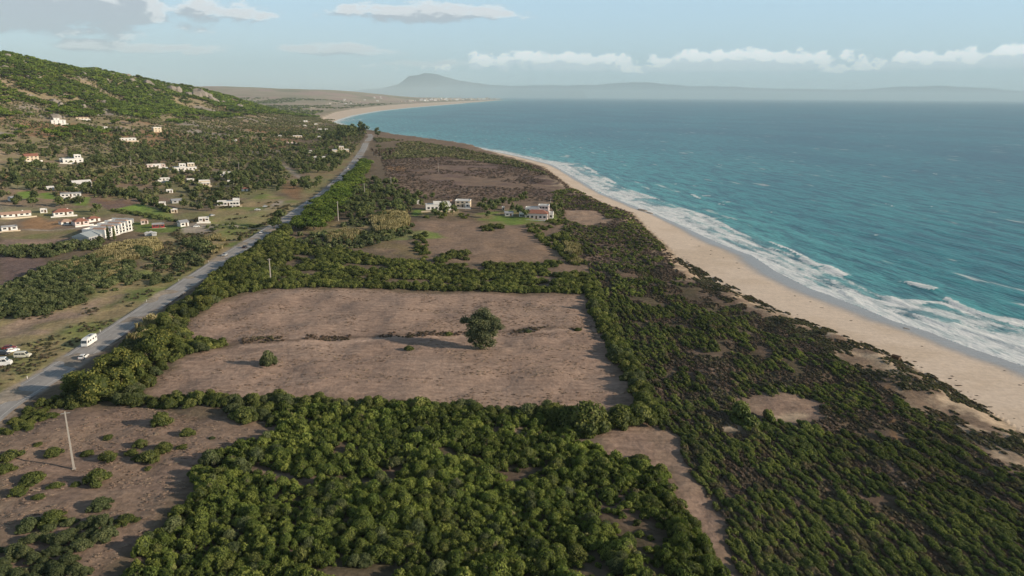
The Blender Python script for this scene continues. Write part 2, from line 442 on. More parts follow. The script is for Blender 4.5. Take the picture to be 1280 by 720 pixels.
paint([(235, 215), (255, 212), (280, 216), (268, 224), (240, 222)], C['track'], 3, 0.8)
paint([(355, 225), (380, 235), (372, 250), (352, 240)], C['red'] * 0.8, 3, 0.8)
# right of the road, past the field
paint([(380, 300), (440, 290), (560, 292), (690, 305), (695, 325), (560, 328), (400, 300)], C['soil'] * 1.0, 4, 1, C['straw'] * 0.62, 25, seed=9)
paint([(500, 278), (600, 275), (680, 290), (700, 318), (690, 326), (560, 326), (520, 300)], C['field'] * np.array((.80, .80, .74)), 4, 1, C['soil'] * 1.05, 16, seed=10)
paint([(440, 288), (540, 290), (560, 298), (500, 300), (445, 296)], C['lawn'] * 1.0, 3, 0.95, C['olive'] * 1.5, 14, seed=11)
paint([(515, 262), (575, 262), (572, 270), (518, 270)], C['lawn'] * 1.0, 2, 1, C['straw'] * 0.8, 14, seed=12)
paint([(590, 268), (640, 262), (700, 268), (702, 278), (650, 282), (600, 280)], C['lawn'] * 0.9, 3, 0.95, C['straw'] * 0.8, 12, seed=13)
paint([(480, 200), (560, 196), (640, 208), (700, 228), (715, 245), (640, 246), (560, 248), (510, 245), (488, 225)], C['burnt'] * 1.0, 6, 1, C['soil'] * 0.95, 30, seed=14)
paint([(535, 205), (620, 208), (660, 225), (640, 240), (560, 242), (528, 225)], C['soil'] * 0.92, 6, 0.9, C['burnt'] * 1.25, 30, seed=15)
paint([(482, 208), (508, 208), (506, 214), (482, 214)], C['red'] * 0.9, 3, 0.9)
paint([(380, 272), (450, 278), (500, 275), (520, 290), (440, 290), (380, 290)], C['olive'] * 1.4, 4, 0.8, C['straw'] * 0.8, 14, seed=16)
# coast strip: brown heath and bare places
paint([(700, 250), (770, 262), (800, 290), (830, 320), (860, 345), (800, 335), (740, 330), (720, 300)], C['burnt'] * 0.95, 6, 0.95, C['soil'] * 0.8, 20, seed=17)
paint([(705, 262), (748, 264), (765, 278), (730, 282), (708, 276)], C['soil'] * 1.45, 4, 0.9)
paint([(750, 330), (850, 345), (960, 400), (1060, 450), (1000, 450), (880, 420), (780, 380)], C['soil'] * 0.8, 6, 0.85, C['burnt'], 16, seed=18)
# sand blowing into the dune edge
e = sstep(-2, 2, GDD) * (1 - sstep(8, 26, GDD + (n_mid - 0.5) * 50)) * (GY < 1500)
blend(e * sstep(0.40, 0.55, n_fin * 0.5 + n_mid * 0.5), C['dune'])
stroke([(1285, 590), (1215, 545), (1165, 520), (1135, 505), (1090, 488), (1055, 455), (1040, 440)], 3.2, C['dune'] * 1.1, 1.6, 0.9, 1)
stroke([(1130, 468), (1110, 455), (1085, 445), (1060, 440)], 5, C['dune'], 2, 0.8, 1)
# the mown field
FIELD_PX = [(187, 492), (192, 476), (215, 462), (232, 448), (262, 437), (290, 430), (250, 424), (232, 414), (236, 402), (262, 385), (298, 370), (345, 362), (480, 364), (600, 367), (726, 370), (738, 400), (748, 418), (768, 450), (790, 490), (788, 508), (720, 514), (640, 512), (560, 506), (480, 503), (400, 500), (330, 497), (250, 497)]
paint(FIELD_PX, C['field'], 2.0, 1, C['fieldpale'], 26, seed=20)
paint([(232, 414), (298, 376), (600, 372), (726, 374), (740, 408), (480, 416), (300, 424)], C['fieldpale'] * 0.98, 5, 0.6, C['field'] * 1.05, 9, seed=21)
stroke([(290, 428), (340, 427), (420, 423), (500, 418), (560, 418), (640, 414), (745, 410)], 2.8, C['soil'] * 0.62, 0.9, 0.85, 0.6)
stroke([(330, 430), (420, 425.5), (500, 420.5)], 1.6, C['fieldpale'] * 1.25, 0.9, 0.9, 0.8)
stroke([(300, 431), (360, 429), (480, 422.5), (570, 419), (650, 415.5), (742, 412)], 2.4, C['fieldpale'] * 1.3, 0.9, 0.9, 0.8)
stroke([(728, 372), (745, 410), (770, 450), (793, 492), (792, 508)], 3.4, C['fieldpale'] * 1.05, 1.2, 0.8, 0.2)
# bare ground bottom left
paint([(0, 545), (70, 512), (180, 510), (200, 520), (340, 530), (350, 540), (300, 553), (262, 570), (236, 600), (225, 630), (165, 690), (150, 725), (0, 740)], C['field'] * 0.78, 3, 1, C['soil'] * 1.1, 14, seed=22)
stroke([(0, 640), (45, 605), (62, 592)], 1.2, C['track'], 0.6, 0.7)
# the maquis floor and its openings
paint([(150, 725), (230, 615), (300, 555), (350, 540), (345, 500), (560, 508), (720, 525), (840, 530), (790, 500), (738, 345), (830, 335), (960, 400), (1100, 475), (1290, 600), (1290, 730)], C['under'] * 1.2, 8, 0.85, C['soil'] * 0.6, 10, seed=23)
paint([(738, 546), (780, 530), (838, 530), (850, 545), (862, 590), (880, 610), (905, 650), (935, 725), (905, 725), (880, 680), (850, 632), (835, 590), (760, 570)], C['field'] * 0.92, 3, 1, C['soil'] * 1.2, 8, seed=24)
paint([(640, 538), (662, 536), (664, 550), (646, 550)], C['track'] * 1.05, 2, 0.9)
paint([(715, 548), (745, 546), (750, 560), (722, 562)], C['track'], 2, 0.9)
paint([(915, 496), (985, 484), (1040, 502), (1035, 528), (1005, 540), (960, 532), (935, 515)], C['field'] * 0.8, 6, 1, C['soil'] * 1.2, 9, seed=25)
stroke([(905, 533), (940, 531), (975, 528), (1000, 518)], 4.0, C['dune'] * 0.95, 1.5, 0.9, 1)
stroke([(1000, 527), (980, 530), (930, 545)], 3.0, C['dune'] * 0.8, 1.5, 0.8, 1)
paint([(845, 445), (900, 440), (925, 470), (880, 480)], C['soil'] * 0.95, 4, 0.6)
stroke([(1105, 480), (1125, 550), (1140, 560)], 2.0, C['red'] * 0.7, 1.0, 0.8, 1)
stroke([(1120, 612), (1150, 605), (1165, 598)], 2.2, C['track'], 1, 0.8, 1)
stroke([(1090, 640), (1140, 655), (1160, 690), (1185, 715)], 2.2, C['red'] * 0.7, 1.2, 0.75, 1)
stroke([(300, 580), (380, 600), (420, 598), (520, 602)], 1.6, C['track'], 0.8, 0.8, 1)
# openings in the band of scrub behind the field
paint([(596, 350), (622, 350), (615, 356), (598, 356)], C['track'], 2, 0.8)
paint([(676, 348), (700, 348), (702, 354), (682, 355)], C['track'] * 0.9, 2, 0.8)
# roadside verges, tracks
for k_ in (-1, 1):
    pass
vm = (1 - sstep(5.2, 6.6, GRD)) * (GY < 1700) * (GY > 40)
blend(vm * 0.85, C['gravel'] * 0.85)
stroke([(0, 289), (60, 288), (100, 284.5), (160, 272)], 3.2, C['gravel'], 1.0, 0.9, 0.2)
stroke([(228, 286), (270, 281), (300, 284), (345, 286)], 4.0, C['gravel'], 1.5, 0.9, 0.2)
stroke([(350, 205), (362, 212), (372, 220), (382, 226)], 4.5, C['gravel'] * 0.9, 1.5, 0.9, 0.2)
stroke([(0, 176), (40, 178), (80, 180), (150, 178), (170, 180)], 6, C['track'], 2.5, 0.7, 0.2)
stroke([(0, 140), (30, 139), (55, 136)], 5, C['track'] * 1.1, 2.5, 0.8, 0.2)
stroke([(200, 188), (230, 192), (262, 188)], 7, C['track'], 3, 0.7, 0.4)
stroke([(320, 180), (345, 180), (370, 178)], 6, C['red'], 2.5, 0.8, 0.3)
stroke([(245, 162), (290, 164), (325, 167)], 14, C['soil'] * 1.3, 6, 0.7, 1)
# beach
bm_ = sstep(-1.5, 1.5, -GDD) * (GD > -60)
blend(bm_, C['sand'])
blend(bm_ * sstep(0.5, 0.7, n_mid) * 0.35, C['dune'] * 1.05)
tt = GD / np.maximum(GD - GDD, 1e-3)
wetw = (1 - sstep(0.14, 0.38, tt + (n_mid - 0.5) * 0.16)) * (GD > -80) * (GDD < 0) * (GY < 2300)
blend(wetw, C['wet'] * 0.95)
wet_attr = np.clip(wetw * 1.0, 0, 1)
wet_attr[GD < 0] = 1.0
tuft = np.ones(len(GX)) * 1.0
tuft[GDD < 0] = 0.42

gm, t = new_mat('land')
ac = t.n('ShaderNodeAttribute', attribute_name='Col').outputs[0]
aw = t.n('ShaderNodeAttribute', attribute_name='wet').outputs[2]
at_ = t.n('ShaderNodeAttribute', attribute_name='tuft').outputs[2]
obj = t.n('ShaderNodeTexCoord').outputs['Object']
flat = t.mapping(obj, sc=(1, 1, 0.2))
n1 = t.noise(flat, 0.55, 5, 0.65)
n2 = t.noise(t.mapping(flat, rot=(0, 0, R(4)), sc=(0.32, 1.25, 1)), 0.42, 4, 0.6)
n3 = t.noise(flat, 0.055, 4, 0.6)
k1 = t.ramp(n1, 0.3, 0.72, 0.80, 1.16)
k2 = t.ramp(n2, 0.34, 0.66, 0.88, 1.10)
k3 = t.ramp(n3, 0.3, 0.7, 0.93, 1.06)
kk = t.math('MULTIPLY', t.math('MULTIPLY', k1, k2), k3)
kk = t.math('ADD', 1.0, t.math('MULTIPLY', t.math('SUBTRACT', kk, 1.0), t.math('MULTIPLY', at_, 1.0)))
cc = t.mix(1.0, ac, kk, 'MULTIPLY')
rg = t.math('MULTIPLY_ADD', aw, -0.62, 0.95)
bmp = t.n('ShaderNodeBump', {'Height': t.math('MULTIPLY', t.math('ADD', n1, n2), at_), 'Strength': 0.55, 'Distance': 0.6})
bsdf = t.n('ShaderNodeBsdfPrincipled', {'Base Color': cc, 'Roughness': rg, 'Specular IOR Level': t.math('MULTIPLY_ADD', aw, 0.45, 0.08), 'Normal': bmp.outputs[0]})
t.n('ShaderNodeOutputMaterial', {0: bsdf})
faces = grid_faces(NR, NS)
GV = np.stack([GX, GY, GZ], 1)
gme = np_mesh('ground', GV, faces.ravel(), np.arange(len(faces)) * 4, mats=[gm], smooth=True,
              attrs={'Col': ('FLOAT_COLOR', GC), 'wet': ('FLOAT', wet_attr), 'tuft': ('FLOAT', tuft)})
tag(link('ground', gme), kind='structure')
# ------------------------------------------------------------------ the sea
NS2, Q2 = 700, 0.0062
y0 = 70.0
NR2 = int(math.log(110000 / y0) / math.log(1 + Q2))
YS = y0 * (1 + Q2) ** np.arange(NR2)
sx = np.linspace(-0.42, 1.15, NS2)
SXv = (sx[None, :] * (YS[:, None] + 220)).ravel(); SYv = np.repeat(YS[:, None], NS2, 1).ravel()
d = seg_dist(SXv, SYv, shore_l); d = np.where(inside(SXv, SYv, LAND), -d, d)      # positive out to sea
keep = d > -14
# along / across the shore in the near bay
sa = plane([(1280, 458)])[0]; sb = plane([(800, 261)])[0]
tv = (sb - sa) / np.linalg.norm(sb - sa); nv = np.array([tv[1], -tv[0]])
if nv[0] < 0: nv = -nv
AL = SXv * tv[0] + SYv * tv[1]; AC = SXv * nv[0] + SYv * nv[1]
OUT_PX = [(1700, 470), (1400, 425), (1280, 396), (1225, 388), (1180, 374), (1113, 372), (1060, 345), (962, 301), (930, 290), (892, 270), (830, 250), (787, 236), (735, 205), (695, 201), (640, 190), (592, 182)]
outer = list(map(tuple, plane(OUT_PX, 0.0)))
do = seg_dist(SXv, SYv, outer)
surf_poly = np.vstack([plane(OUT_PX, 0.0), plane(SHORE_PX, 0.0)[:20][::-1]])
ins = inside(SXv, SYv, surf_poly)
tt = d / np.maximum(d + do, 1e-3)
streak = fbm(AL / 1.7 + 4 * fbm(AL, AC, 18, 2, seed=71), AC + 6 * fbm(AL, AC, 25, 2, seed=72), 7.0, 5, 0.62, seed=70)
patchy = fbm(AL, AC, 55, 3, seed=73)
lines = 0
for c0, w0, a0 in ((0.10, 0.10, 0.85), (0.36, 0.07, 0.42), (0.60, 0.08, 0.62), (0.84, 0.06, 0.45)):
    cc0 = c0 + 0.16 * (fbm(AL, AC * 0.3, 70, 3, seed=int(c0 * 100)) - 0.5)
    lines = np.maximum(lines, a0 * np.exp(-((tt - cc0) / w0) ** 2) * (0.45 + 1.0 * sstep(0.38, 0.6, fbm(AL, AC, 45, 3, seed=int(c0 * 100) + 3))))
cov = np.where(ins, 0.45 + 0.66 * lines + 0.45 * np.exp(-(tt / 0.30) ** 2) + (streak - 0.5) * 1.0 + (patchy - 0.5) * 0.9 + 0.20 * sstep(40, -40, AL), 0.0)
cov *= np.where(ins, 1 - sstep(0.86, 1.0, tt), 0)
edge = np.exp(-((d - 3 - 7 * (fbm(AL, AC, 24, 3, seed=75))) / 4.0) ** 2) * (SYv < 1500)
cov = np.maximum(cov, edge * 0.80)
# far bay: a thin white line of surf
farw = (SYv > 1500) & (SYv < 9000)
cov = np.maximum(cov, np.where(farw, np.exp(-(d / (0.011 * SYv + 8)) ** 2) * (0.55 + 0.4 * streak), 0))
bay = plane([(432, 151)])[0]
cov = np.maximum(cov, np.exp(-(((SXv - bay[0]) / 60) ** 2 + ((SYv - bay[1]) / 420) ** 2)) * sstep(0.42, 0.6, streak) * 0.9)
zz = np.zeros(len(SXv))
# single breakers
BREAK = [([(962, 303), (985, 312), (1005, 322)], 2.6, 0.95), ([(1003, 322), (1018, 330), (1033, 333), (1054, 344)], 4.2, 1.0), ([(1138, 354), (1150, 357), (1166, 361)], 4.0, 1.0),
         ([(1112, 373), (1130, 379), (1146, 378)], 5.0, 1.0), ([(1183, 373), (1205, 384), (1240, 396), (1282, 409)], 3.0, 0.95), ([(1142, 394), (1165, 401), (1192, 410)], 3.0, 0.9),
         ([(1190, 405), (1230, 420), (1282, 437)], 3.4, 0.9), ([(787, 238), (800, 242), (822, 249)], 2.5, 1.0), ([(767, 228), (778, 228)], 2.0, 0.95), ([(865, 243), (875, 248)], 2.0, 0.9), ([(877, 245), (887, 245)], 1.6, 0.85),
         ([(903, 253), (911, 253)], 1.6, 0.8), ([(898, 255), (904, 256)], 1.6, 0.8), ([(738, 234), (748, 241)], 2.0, 0.9), ([(962, 310), (975, 314)], 2, .8), ([(1035, 350), (1042, 351)], 2.0, 0.8), ([(1055, 365), (1070, 376)], 2.4, 0.9), ([(818, 231), (824, 232)], 1.5, 0.6), ([(838, 231), (846, 230)], 1.5, 0.7), ([(897, 205), (902, 207)], 1.5, 0.6), ([(1162, 216), (1171, 218)], 1.8, 0.8), ([(1105, 254), (1119, 259)], 1.6, 0.6), ([(1150, 258), (1168, 259)], 1.5, 0.55), ([(885, 273), (915, 273)], 1.4, 0.5), ([(960, 265), (968, 266)], 1.4, 0.6), ([(1092, 295), (1098, 294)], 1.5, 0.6)]
for pts, wdt, amt in BREAK:
    L = list(map(tuple, smooth_line(plane(pts, 0.0), 4)))
    lx = [p[0] for p in L]; ly = [p[1] for p in L]
    k = np.nonzero((SXv > min(lx) - 40) & (SXv < max(lx) + 40) & (SYv > min(ly) - 40) & (SYv < max(ly) + 40))[0]
    if not len(k): continue
    db = seg_dist(SXv[k] + (streak[k] - .5) * 3, SYv[k], L)
    # foam trails shoreward of the crest
    db = db * (0.75 + 0.7 * streak[k])
    cov[k] = np.maximum(cov[k], amt * (1.0 * np.exp(-(db / (wdt * 0.62)) ** 2) + 0.55 * np.exp(-(db / (wdt * 2.2)) ** 2) * (streak[k] > .42)))
    zz[k] = np.maximum(zz[k], 0.5 * np.exp(-(db / (wdt * 0.9)) ** 2))
# swell running in towards the shore, dying out with distance
ph = (d + 14 * fbm(AL, AC, 120, 2, seed=77)) * (2 * math.pi / 31.0)
swell = 0.2 * np.sin(ph) * (0.4 + patchy) * sstep(8, 60, d) * (1 - sstep(400, 900, SYv))
ZV = zz + swell
depth = 1 - np.exp(-np.maximum(d, 0) / 230.0)
milk = np.where(ins, 1 - sstep(0.3, 1.0, tt), 0) * 0.8 + np.exp(-np.maximum(d, 0) / 45.0) * 0.5
sm, t = new_mat('sea_water')
ad = t.n('ShaderNodeAttribute', attribute_name='depth').outputs[2]
am = t.n('ShaderNodeAttribute', attribute_name='milk').outputs[2]
af = t.n('ShaderNodeAttribute', attribute_name='foam').outputs[2]
obj = t.n('ShaderNodeTexCoord').outputs['Object']
ang = math.atan2(tv[1], tv[0])
al = t.mapping(obj, rot=(0, 0, -ang))                     # x runs along the shore, y out to sea
big = t.noise(t.mapping(al, sc=(0.5, 1, 1)), 0.0045, 4, 0.55)
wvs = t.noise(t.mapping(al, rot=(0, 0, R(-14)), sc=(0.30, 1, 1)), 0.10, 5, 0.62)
wv2 = t.noise(t.mapping(al, rot=(0, 0, R(20)), sc=(0.5, 1, 1)), 0.42, 4, 0.6)
deep = t.mix(t.ramp(big, 0.36, 0.64), (0.004, 0.112, 0.168, 1), (0.014, 0.190, 0.232, 1))
shal = t.mix(t.ramp(big, 0.4, 0.6), (0.028, 0.305, 0.318, 1), (0.062, 0.400, 0.385, 1))
wc = t.mix(ad, shal, deep)
wc = t.mix(t.math('MULTIPLY', am, 0.75, clamp=True), wc, (0.30, 0.44, 0.44, 1))
wc = t.mix(t.ramp(wvs, 0.36, 0.60, 0.72, 0.0), wc, (0.003, 0.065, 0.115, 1))  # ripple shading put into the colour: wave troughs mixed darker
wc = t.mix(1.0, wc, t.ramp(wv2, .3, .7, .82, 1.2), 'MULTIPLY')  # finer ripples shaded light and dark in the colour too
fn = t.noise(t.mapping(al, sc=(0.7, 1, 1)), 0.36, 8, 0.74, 0.8)
fth = t.math('SUBTRACT', 1.0, af)
ff = t.ramp(t.math('SUBTRACT', t.math('MULTIPLY_ADD', fn, 1.0, 0.02), t.math('MULTIPLY', fth, 0.92)), -0.08, 0.30)
ff = t.math('MULTIPLY', ff, t.ramp(af, 0.03, 0.25))
# small whitecaps farther out
cap = t.noise(t.mapping(al, rot=(0, 0, R(-14)), sc=(0.22, 1, 1)), 0.085, 3, 0.5)
cap2 = t.noise(t.mapping(al, sc=(0.6, 1, 1)), 0.012, 3, 0.5)
wcap = t.ramp(t.math('MULTIPLY_ADD', cap2, 0.32, cap), 0.815, 0.88)
ff = t.math('MAXIMUM', ff, t.math('MULTIPLY', wcap, 0.65))
ff = t.math('MULTIPLY', ff, t.ramp(t.noise(t.mapping(al, sc=(.5, 1, 1)), 0.16, 6, 0.7, 0.5), .32, .6, .55, 1.0))
base = t.mix(ff, wc, (0.86, 0.86, 0.84, 1))
hgt = t.math('ADD', t.math('MULTIPLY', wvs, 2.2), t.math('MULTIPLY', wv2, 0.5))
bmp = t.n('ShaderNodeBump', {'Height': hgt, 'Strength': 0.6, 'Distance': 1.0})
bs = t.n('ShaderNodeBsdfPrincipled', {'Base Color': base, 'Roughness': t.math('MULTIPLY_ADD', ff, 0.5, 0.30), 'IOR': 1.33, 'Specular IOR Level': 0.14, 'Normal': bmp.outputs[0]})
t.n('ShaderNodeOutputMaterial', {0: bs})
fc = grid_faces(NR2, NS2, keep)
used = np.unique(fc); remap = np.full(len(SXv), -1); remap[used] = np.arange(len(used))
fc = remap[fc]
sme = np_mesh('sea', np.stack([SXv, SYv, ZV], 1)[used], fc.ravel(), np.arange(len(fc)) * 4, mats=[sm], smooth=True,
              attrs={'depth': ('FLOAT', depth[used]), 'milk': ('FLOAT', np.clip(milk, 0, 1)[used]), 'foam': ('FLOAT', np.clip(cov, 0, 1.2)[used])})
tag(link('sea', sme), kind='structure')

# ------------------------------------------------------------------ mountains across the strait
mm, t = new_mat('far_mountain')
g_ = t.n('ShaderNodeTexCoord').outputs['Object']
cc = t.mix(t.noise(g_, 0.0006, 5, 0.6), (0.17, 0.215, 0.255, 1), (0.25, 0.28, 0.305, 1))  # pale blue of distance haze put into the rock colour
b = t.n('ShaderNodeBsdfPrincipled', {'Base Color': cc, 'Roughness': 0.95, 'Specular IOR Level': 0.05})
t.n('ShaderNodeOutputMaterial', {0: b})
def far_range(name, dist, prof, depth_m, seed):
    """a range whose crest is given as (photo x, height above the horizon in photo px)"""
    xs = np.arange(prof[0][0], prof[-1][0] + 1, 2.0)
    hp = np.interp(xs, [p[0] for p in prof], [p[1] for p in prof])
    n = 14
    V = []
    for j in range(n + 1):
        f = j / n                                  # 0 = shore on this side, 1 = back
        y = dist + depth_m * (f - 0.5)
        X = (xs - 640) / FPX * dist * 1.03
        sh = np.exp(-((f - 0.55) / 0.28) ** 2) - np.exp(-(0.55 / 0.28) ** 2) * (1 - f)
        H = hp / FPX * dist + CAM_H * (hp > 0)
        z = H * sh * (0.86 + 0.28 * fbm(X, np.full(len(X), y), dist * 0.03, 4, seed=seed)) - 30
        V.append(np.stack([X, np.full(len(X), y), z], 1))
    V = np.vstack(V)
    f = grid_faces(n + 1, len(xs))
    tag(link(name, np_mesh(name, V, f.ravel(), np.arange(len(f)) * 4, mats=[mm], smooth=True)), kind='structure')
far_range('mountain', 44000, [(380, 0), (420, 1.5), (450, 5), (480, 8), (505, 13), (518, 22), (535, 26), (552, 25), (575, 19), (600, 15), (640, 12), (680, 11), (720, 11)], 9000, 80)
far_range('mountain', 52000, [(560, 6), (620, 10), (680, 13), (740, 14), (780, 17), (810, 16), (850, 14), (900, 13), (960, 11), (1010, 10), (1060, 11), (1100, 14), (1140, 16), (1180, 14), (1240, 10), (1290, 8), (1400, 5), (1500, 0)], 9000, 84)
# ------------------------------------------------------------------ plants
def ico(sub):
    b = bmesh.new(); bmesh.ops.create_icosphere(b, subdivisions=sub, radius=1.0)
    V = np.array([v.co[:] for v in b.verts]); F = np.array([[v.index for v in f.verts] for f in b.faces]); b.free()
    return V, F
ICO1, ICO2, ICO3 = ico(1), ico(2), ico(3)

class Geo:
    """vertices, faces of any size, a shade value per vertex and a smooth flag per face"""
    def __init__(s): s.V = []; s.L = []; s.N = []; s.S = []; s.sm = []; s.n = 0
    def add(s, V, F, shade, smooth=False):
        V = np.asarray(V, float); F = np.asarray(F)
        s.V.append(V); s.L.append((F + s.n).ravel()); s.N.append(np.full(len(F), F.shape[1]))
        s.S.append(np.broadcast_to(shade, len(V)).astype(float)); s.sm.append(np.full(len(F), smooth)); s.n += len(V)
    def done(s):
        return dict(V=np.vstack(s.V), L=np.concatenate(s.L), N=np.concatenate(s.N), S=np.concatenate(s.S), sm=np.concatenate(s.sm))
def geo_mesh(name, g, mats):
    starts = np.concatenate([[0], np.cumsum(g['N'])[:-1]])
    return np_mesh(name, g['V'], g['L'], starts, mats=mats, smooth=g['sm'], attrs={'shade': ('FLOAT', g['S'])})
def merge(name, geos, idx, P, S, RZ, mats, tilt=None):
    """many copies of a few geometries in one mesh: places P (n,3), scales S (n,3), turns RZ (n)"""
    Vs, Ls, Ns, Ss, sms = [], [], [], [], []; n0 = 0
    for k, g in enumerate(geos):
        m = np.nonzero(idx == k)[0]
        if not len(m): continue
        V = g['V'][None] * 1.0
        c, s = np.cos(RZ[m])[:, None], np.sin(RZ[m])[:, None]
        x = V[..., 0]; y = V[..., 1]
        # turn the shape first, then stretch it, so the stretch keeps its bearing
        X = (x * c - y * s); Y = (x * s + y * c)
        a = 0.0 if tilt is None else tilt
        ca, sa_ = math.cos(a), math.sin(a)
        U = (X * ca + Y * sa_) * S[m, 0:1]; W = (-X * sa_ + Y * ca) * S[m, 1:2]
        X = U * ca - W * sa_; Y = U * sa_ + W * ca
        Z = V[..., 2] * S[m, 2:3]
        vv = np.stack([X + P[m, 0:1], Y + P[m, 1:2], Z + P[m, 2:3]], 2)
        nv_ = len(g['V'])
        Vs.append(vv.reshape(-1, 3))
        Ls.append((g['L'][None] + (n0 + nv_ * np.arange(len(m)))[:, None]).ravel())
        Ns.append(np.tile(g['N'], len(m)))
        tint = (rng.rand(len(m)) - 0.5) * 0.7
        Ss.append(np.clip(g['S'][None] + tint[:, None], 0, 1).ravel()); sms.append(np.tile(g['sm'], len(m)))
        n0 += nv_ * len(m)
    N = np.concatenate(Ns); starts = np.concatenate([[0], np.cumsum(N)[:-1]])
    return np_mesh(name, np.vstack(Vs), np.concatenate(Ls), starts, mats=mats, smooth=np.concatenate(sms), attrs={'shade': ('FLOAT', np.concatenate(Ss))})

def leaf_quads(g, rs, lobes, n, size, up=0.25, shade=(0.25, 1.0), jitter=0.8, shell=(0.88, 1.12), low=-0.35, reject=True):
    L = np.array(lobes, float)
    area = (L[:, 3] * L[:, 4] + L[:, 4] * L[:, 5] + L[:, 3] * L[:, 5])
    w = rs.choice(len(L), n, p=area / area.sum())
    dr = rs.normal(size=(n, 3)); dr[:, 2] += up
    dr /= np.linalg.norm(dr, axis=1)[:, None]
    dr[:, 2] = np.where(dr[:, 2] < low, -dr[:, 2], dr[:, 2])
    rad = rs.uniform(shell[0], shell[1], n)
    p = L[w, :3] + dr * L[w, 3:6] * rad[:, None]
    if reject:
        ok = np.ones(n, bool)
        for k in range(len(L)):
            q = ((p - L[k, :3]) / (L[k, 3:6] * 0.82))
            ok &= ~(((q ** 2).sum(1) < 1) & (w != k))
        ok &= p[:, 2] > 0.02
        p, dr, w = p[ok], dr[ok], w[ok]; n = len(p)
    nm = dr + rs.normal(size=(n, 3)) * jitter * 0.6; nm /= np.linalg.norm(nm, axis=1)[:, None]
    r = rs.normal(size=(n, 3)); a = np.cross(nm, r); a /= np.linalg.norm(a, axis=1)[:, None] + 1e-9
    b = np.cross(nm, a)
    s = (size * rs.uniform(0.55, 1.35, n))[:, None] * 0.5
    e = rs.uniform(0.55, 1.0, n)[:, None]
    V = np.stack([p - a * s, p - b * s * e + nm * s * 0.2, p + a * s, p + b * s * e + nm * s * 0.2], 1).reshape(-1, 3)
    F = np.arange(4 * n).reshape(n, 4)
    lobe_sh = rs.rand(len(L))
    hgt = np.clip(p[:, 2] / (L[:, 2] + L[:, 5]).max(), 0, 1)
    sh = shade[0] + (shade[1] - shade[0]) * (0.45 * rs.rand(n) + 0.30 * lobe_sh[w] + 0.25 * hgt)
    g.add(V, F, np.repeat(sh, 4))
def cores(g, rs, lobes, base, k=0.86, rough=0.16, shade=0.12, smooth=True):
    for l in lobes:
        V, F = base
        d = 1 + rs.normal(size=len(V)) * rough
        P = np.array(l[:3]) + V * d[:, None] * np.array(l[3:6]) * k
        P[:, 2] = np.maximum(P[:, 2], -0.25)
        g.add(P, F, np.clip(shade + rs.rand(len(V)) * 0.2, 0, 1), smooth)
def shrub_lobes(rs, n, H, spread=0.62, size=(0.34, 0.56)):
    """lobes of a bush one metre in radius and H high"""
    out = [(0, 0, H * 0.45, 0.62, 0.62, H * 0.52)]
    for k in range(n - 1):
        a = rs.rand() * 6.283; r = spread * math.sqrt(rs.rand() * 0.9 + 0.1); s = rs.uniform(*size)
        z = H * (0.72 - 0.42 * r) * rs.uniform(0.7, 1.1)
        out.append((r * math.cos(a), r * math.sin(a), max(0.1, z - 0.1), s, s * rs.uniform(0.8, 1.1), s * 0.85 * max(H, 0.6)))
    return out
def shrub(seed, n, H, leaves, leaf, base=ICO2, **kw):
    rs = np.random.RandomState(seed); g = Geo()
    L = shrub_lobes(rs, n, H, **kw)
    cores(g, rs, L, base); leaf_quads(g, rs, L, leaves, leaf)
    return g.done()

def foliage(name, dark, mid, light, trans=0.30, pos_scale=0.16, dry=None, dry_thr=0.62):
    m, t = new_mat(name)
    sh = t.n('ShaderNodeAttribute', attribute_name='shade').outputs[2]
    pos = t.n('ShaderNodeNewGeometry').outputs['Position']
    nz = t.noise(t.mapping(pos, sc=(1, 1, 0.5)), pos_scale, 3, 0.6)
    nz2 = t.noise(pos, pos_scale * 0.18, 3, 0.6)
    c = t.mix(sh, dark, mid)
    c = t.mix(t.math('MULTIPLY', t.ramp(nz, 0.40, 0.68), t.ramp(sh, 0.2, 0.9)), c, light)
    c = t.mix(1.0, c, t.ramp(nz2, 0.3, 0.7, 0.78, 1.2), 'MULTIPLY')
    if dry: c = t.mix(t.math('MULTIPLY', t.ramp(t.noise(t.mapping(pos, loc=(31, 7, 0)), pos_scale * 1.1, 3, 0.6), dry_thr, dry_thr + 0.12), 0.8), c, dry)
    b = t.n('ShaderNodeBsdfPrincipled', {'Base Color': c, 'Roughness': 0.62, 'Specular IOR Level': 0.22})
    tr = t.n('ShaderNodeBsdfTranslucent', {'Color': t.mix(1.0, c, (1.1, 1.25, 0.6), 'MULTIPLY')})
    mx = t.n('ShaderNodeMixShader', {0: trans, 1: b, 2: tr})
    t.n('ShaderNodeOutputMaterial', {0: mx})
    return m
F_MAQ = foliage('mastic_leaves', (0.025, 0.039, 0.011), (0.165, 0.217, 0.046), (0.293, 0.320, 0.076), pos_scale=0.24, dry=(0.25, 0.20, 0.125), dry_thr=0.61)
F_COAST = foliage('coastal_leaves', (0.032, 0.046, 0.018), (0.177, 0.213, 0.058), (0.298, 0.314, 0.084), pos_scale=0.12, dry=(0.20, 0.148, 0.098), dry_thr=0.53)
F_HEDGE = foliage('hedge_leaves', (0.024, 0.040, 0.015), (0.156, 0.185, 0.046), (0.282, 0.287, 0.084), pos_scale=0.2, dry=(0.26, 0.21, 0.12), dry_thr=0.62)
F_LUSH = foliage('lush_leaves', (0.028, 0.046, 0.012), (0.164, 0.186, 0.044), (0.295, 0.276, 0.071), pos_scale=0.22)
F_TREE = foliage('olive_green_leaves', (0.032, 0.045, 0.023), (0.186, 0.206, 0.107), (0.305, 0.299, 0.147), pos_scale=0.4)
F_PINE = foliage('pine_needles', (0.018, 0.038, 0.010), (0.152, 0.227, 0.036), (0.272, 0.329, 0.060), pos_scale=0.05)
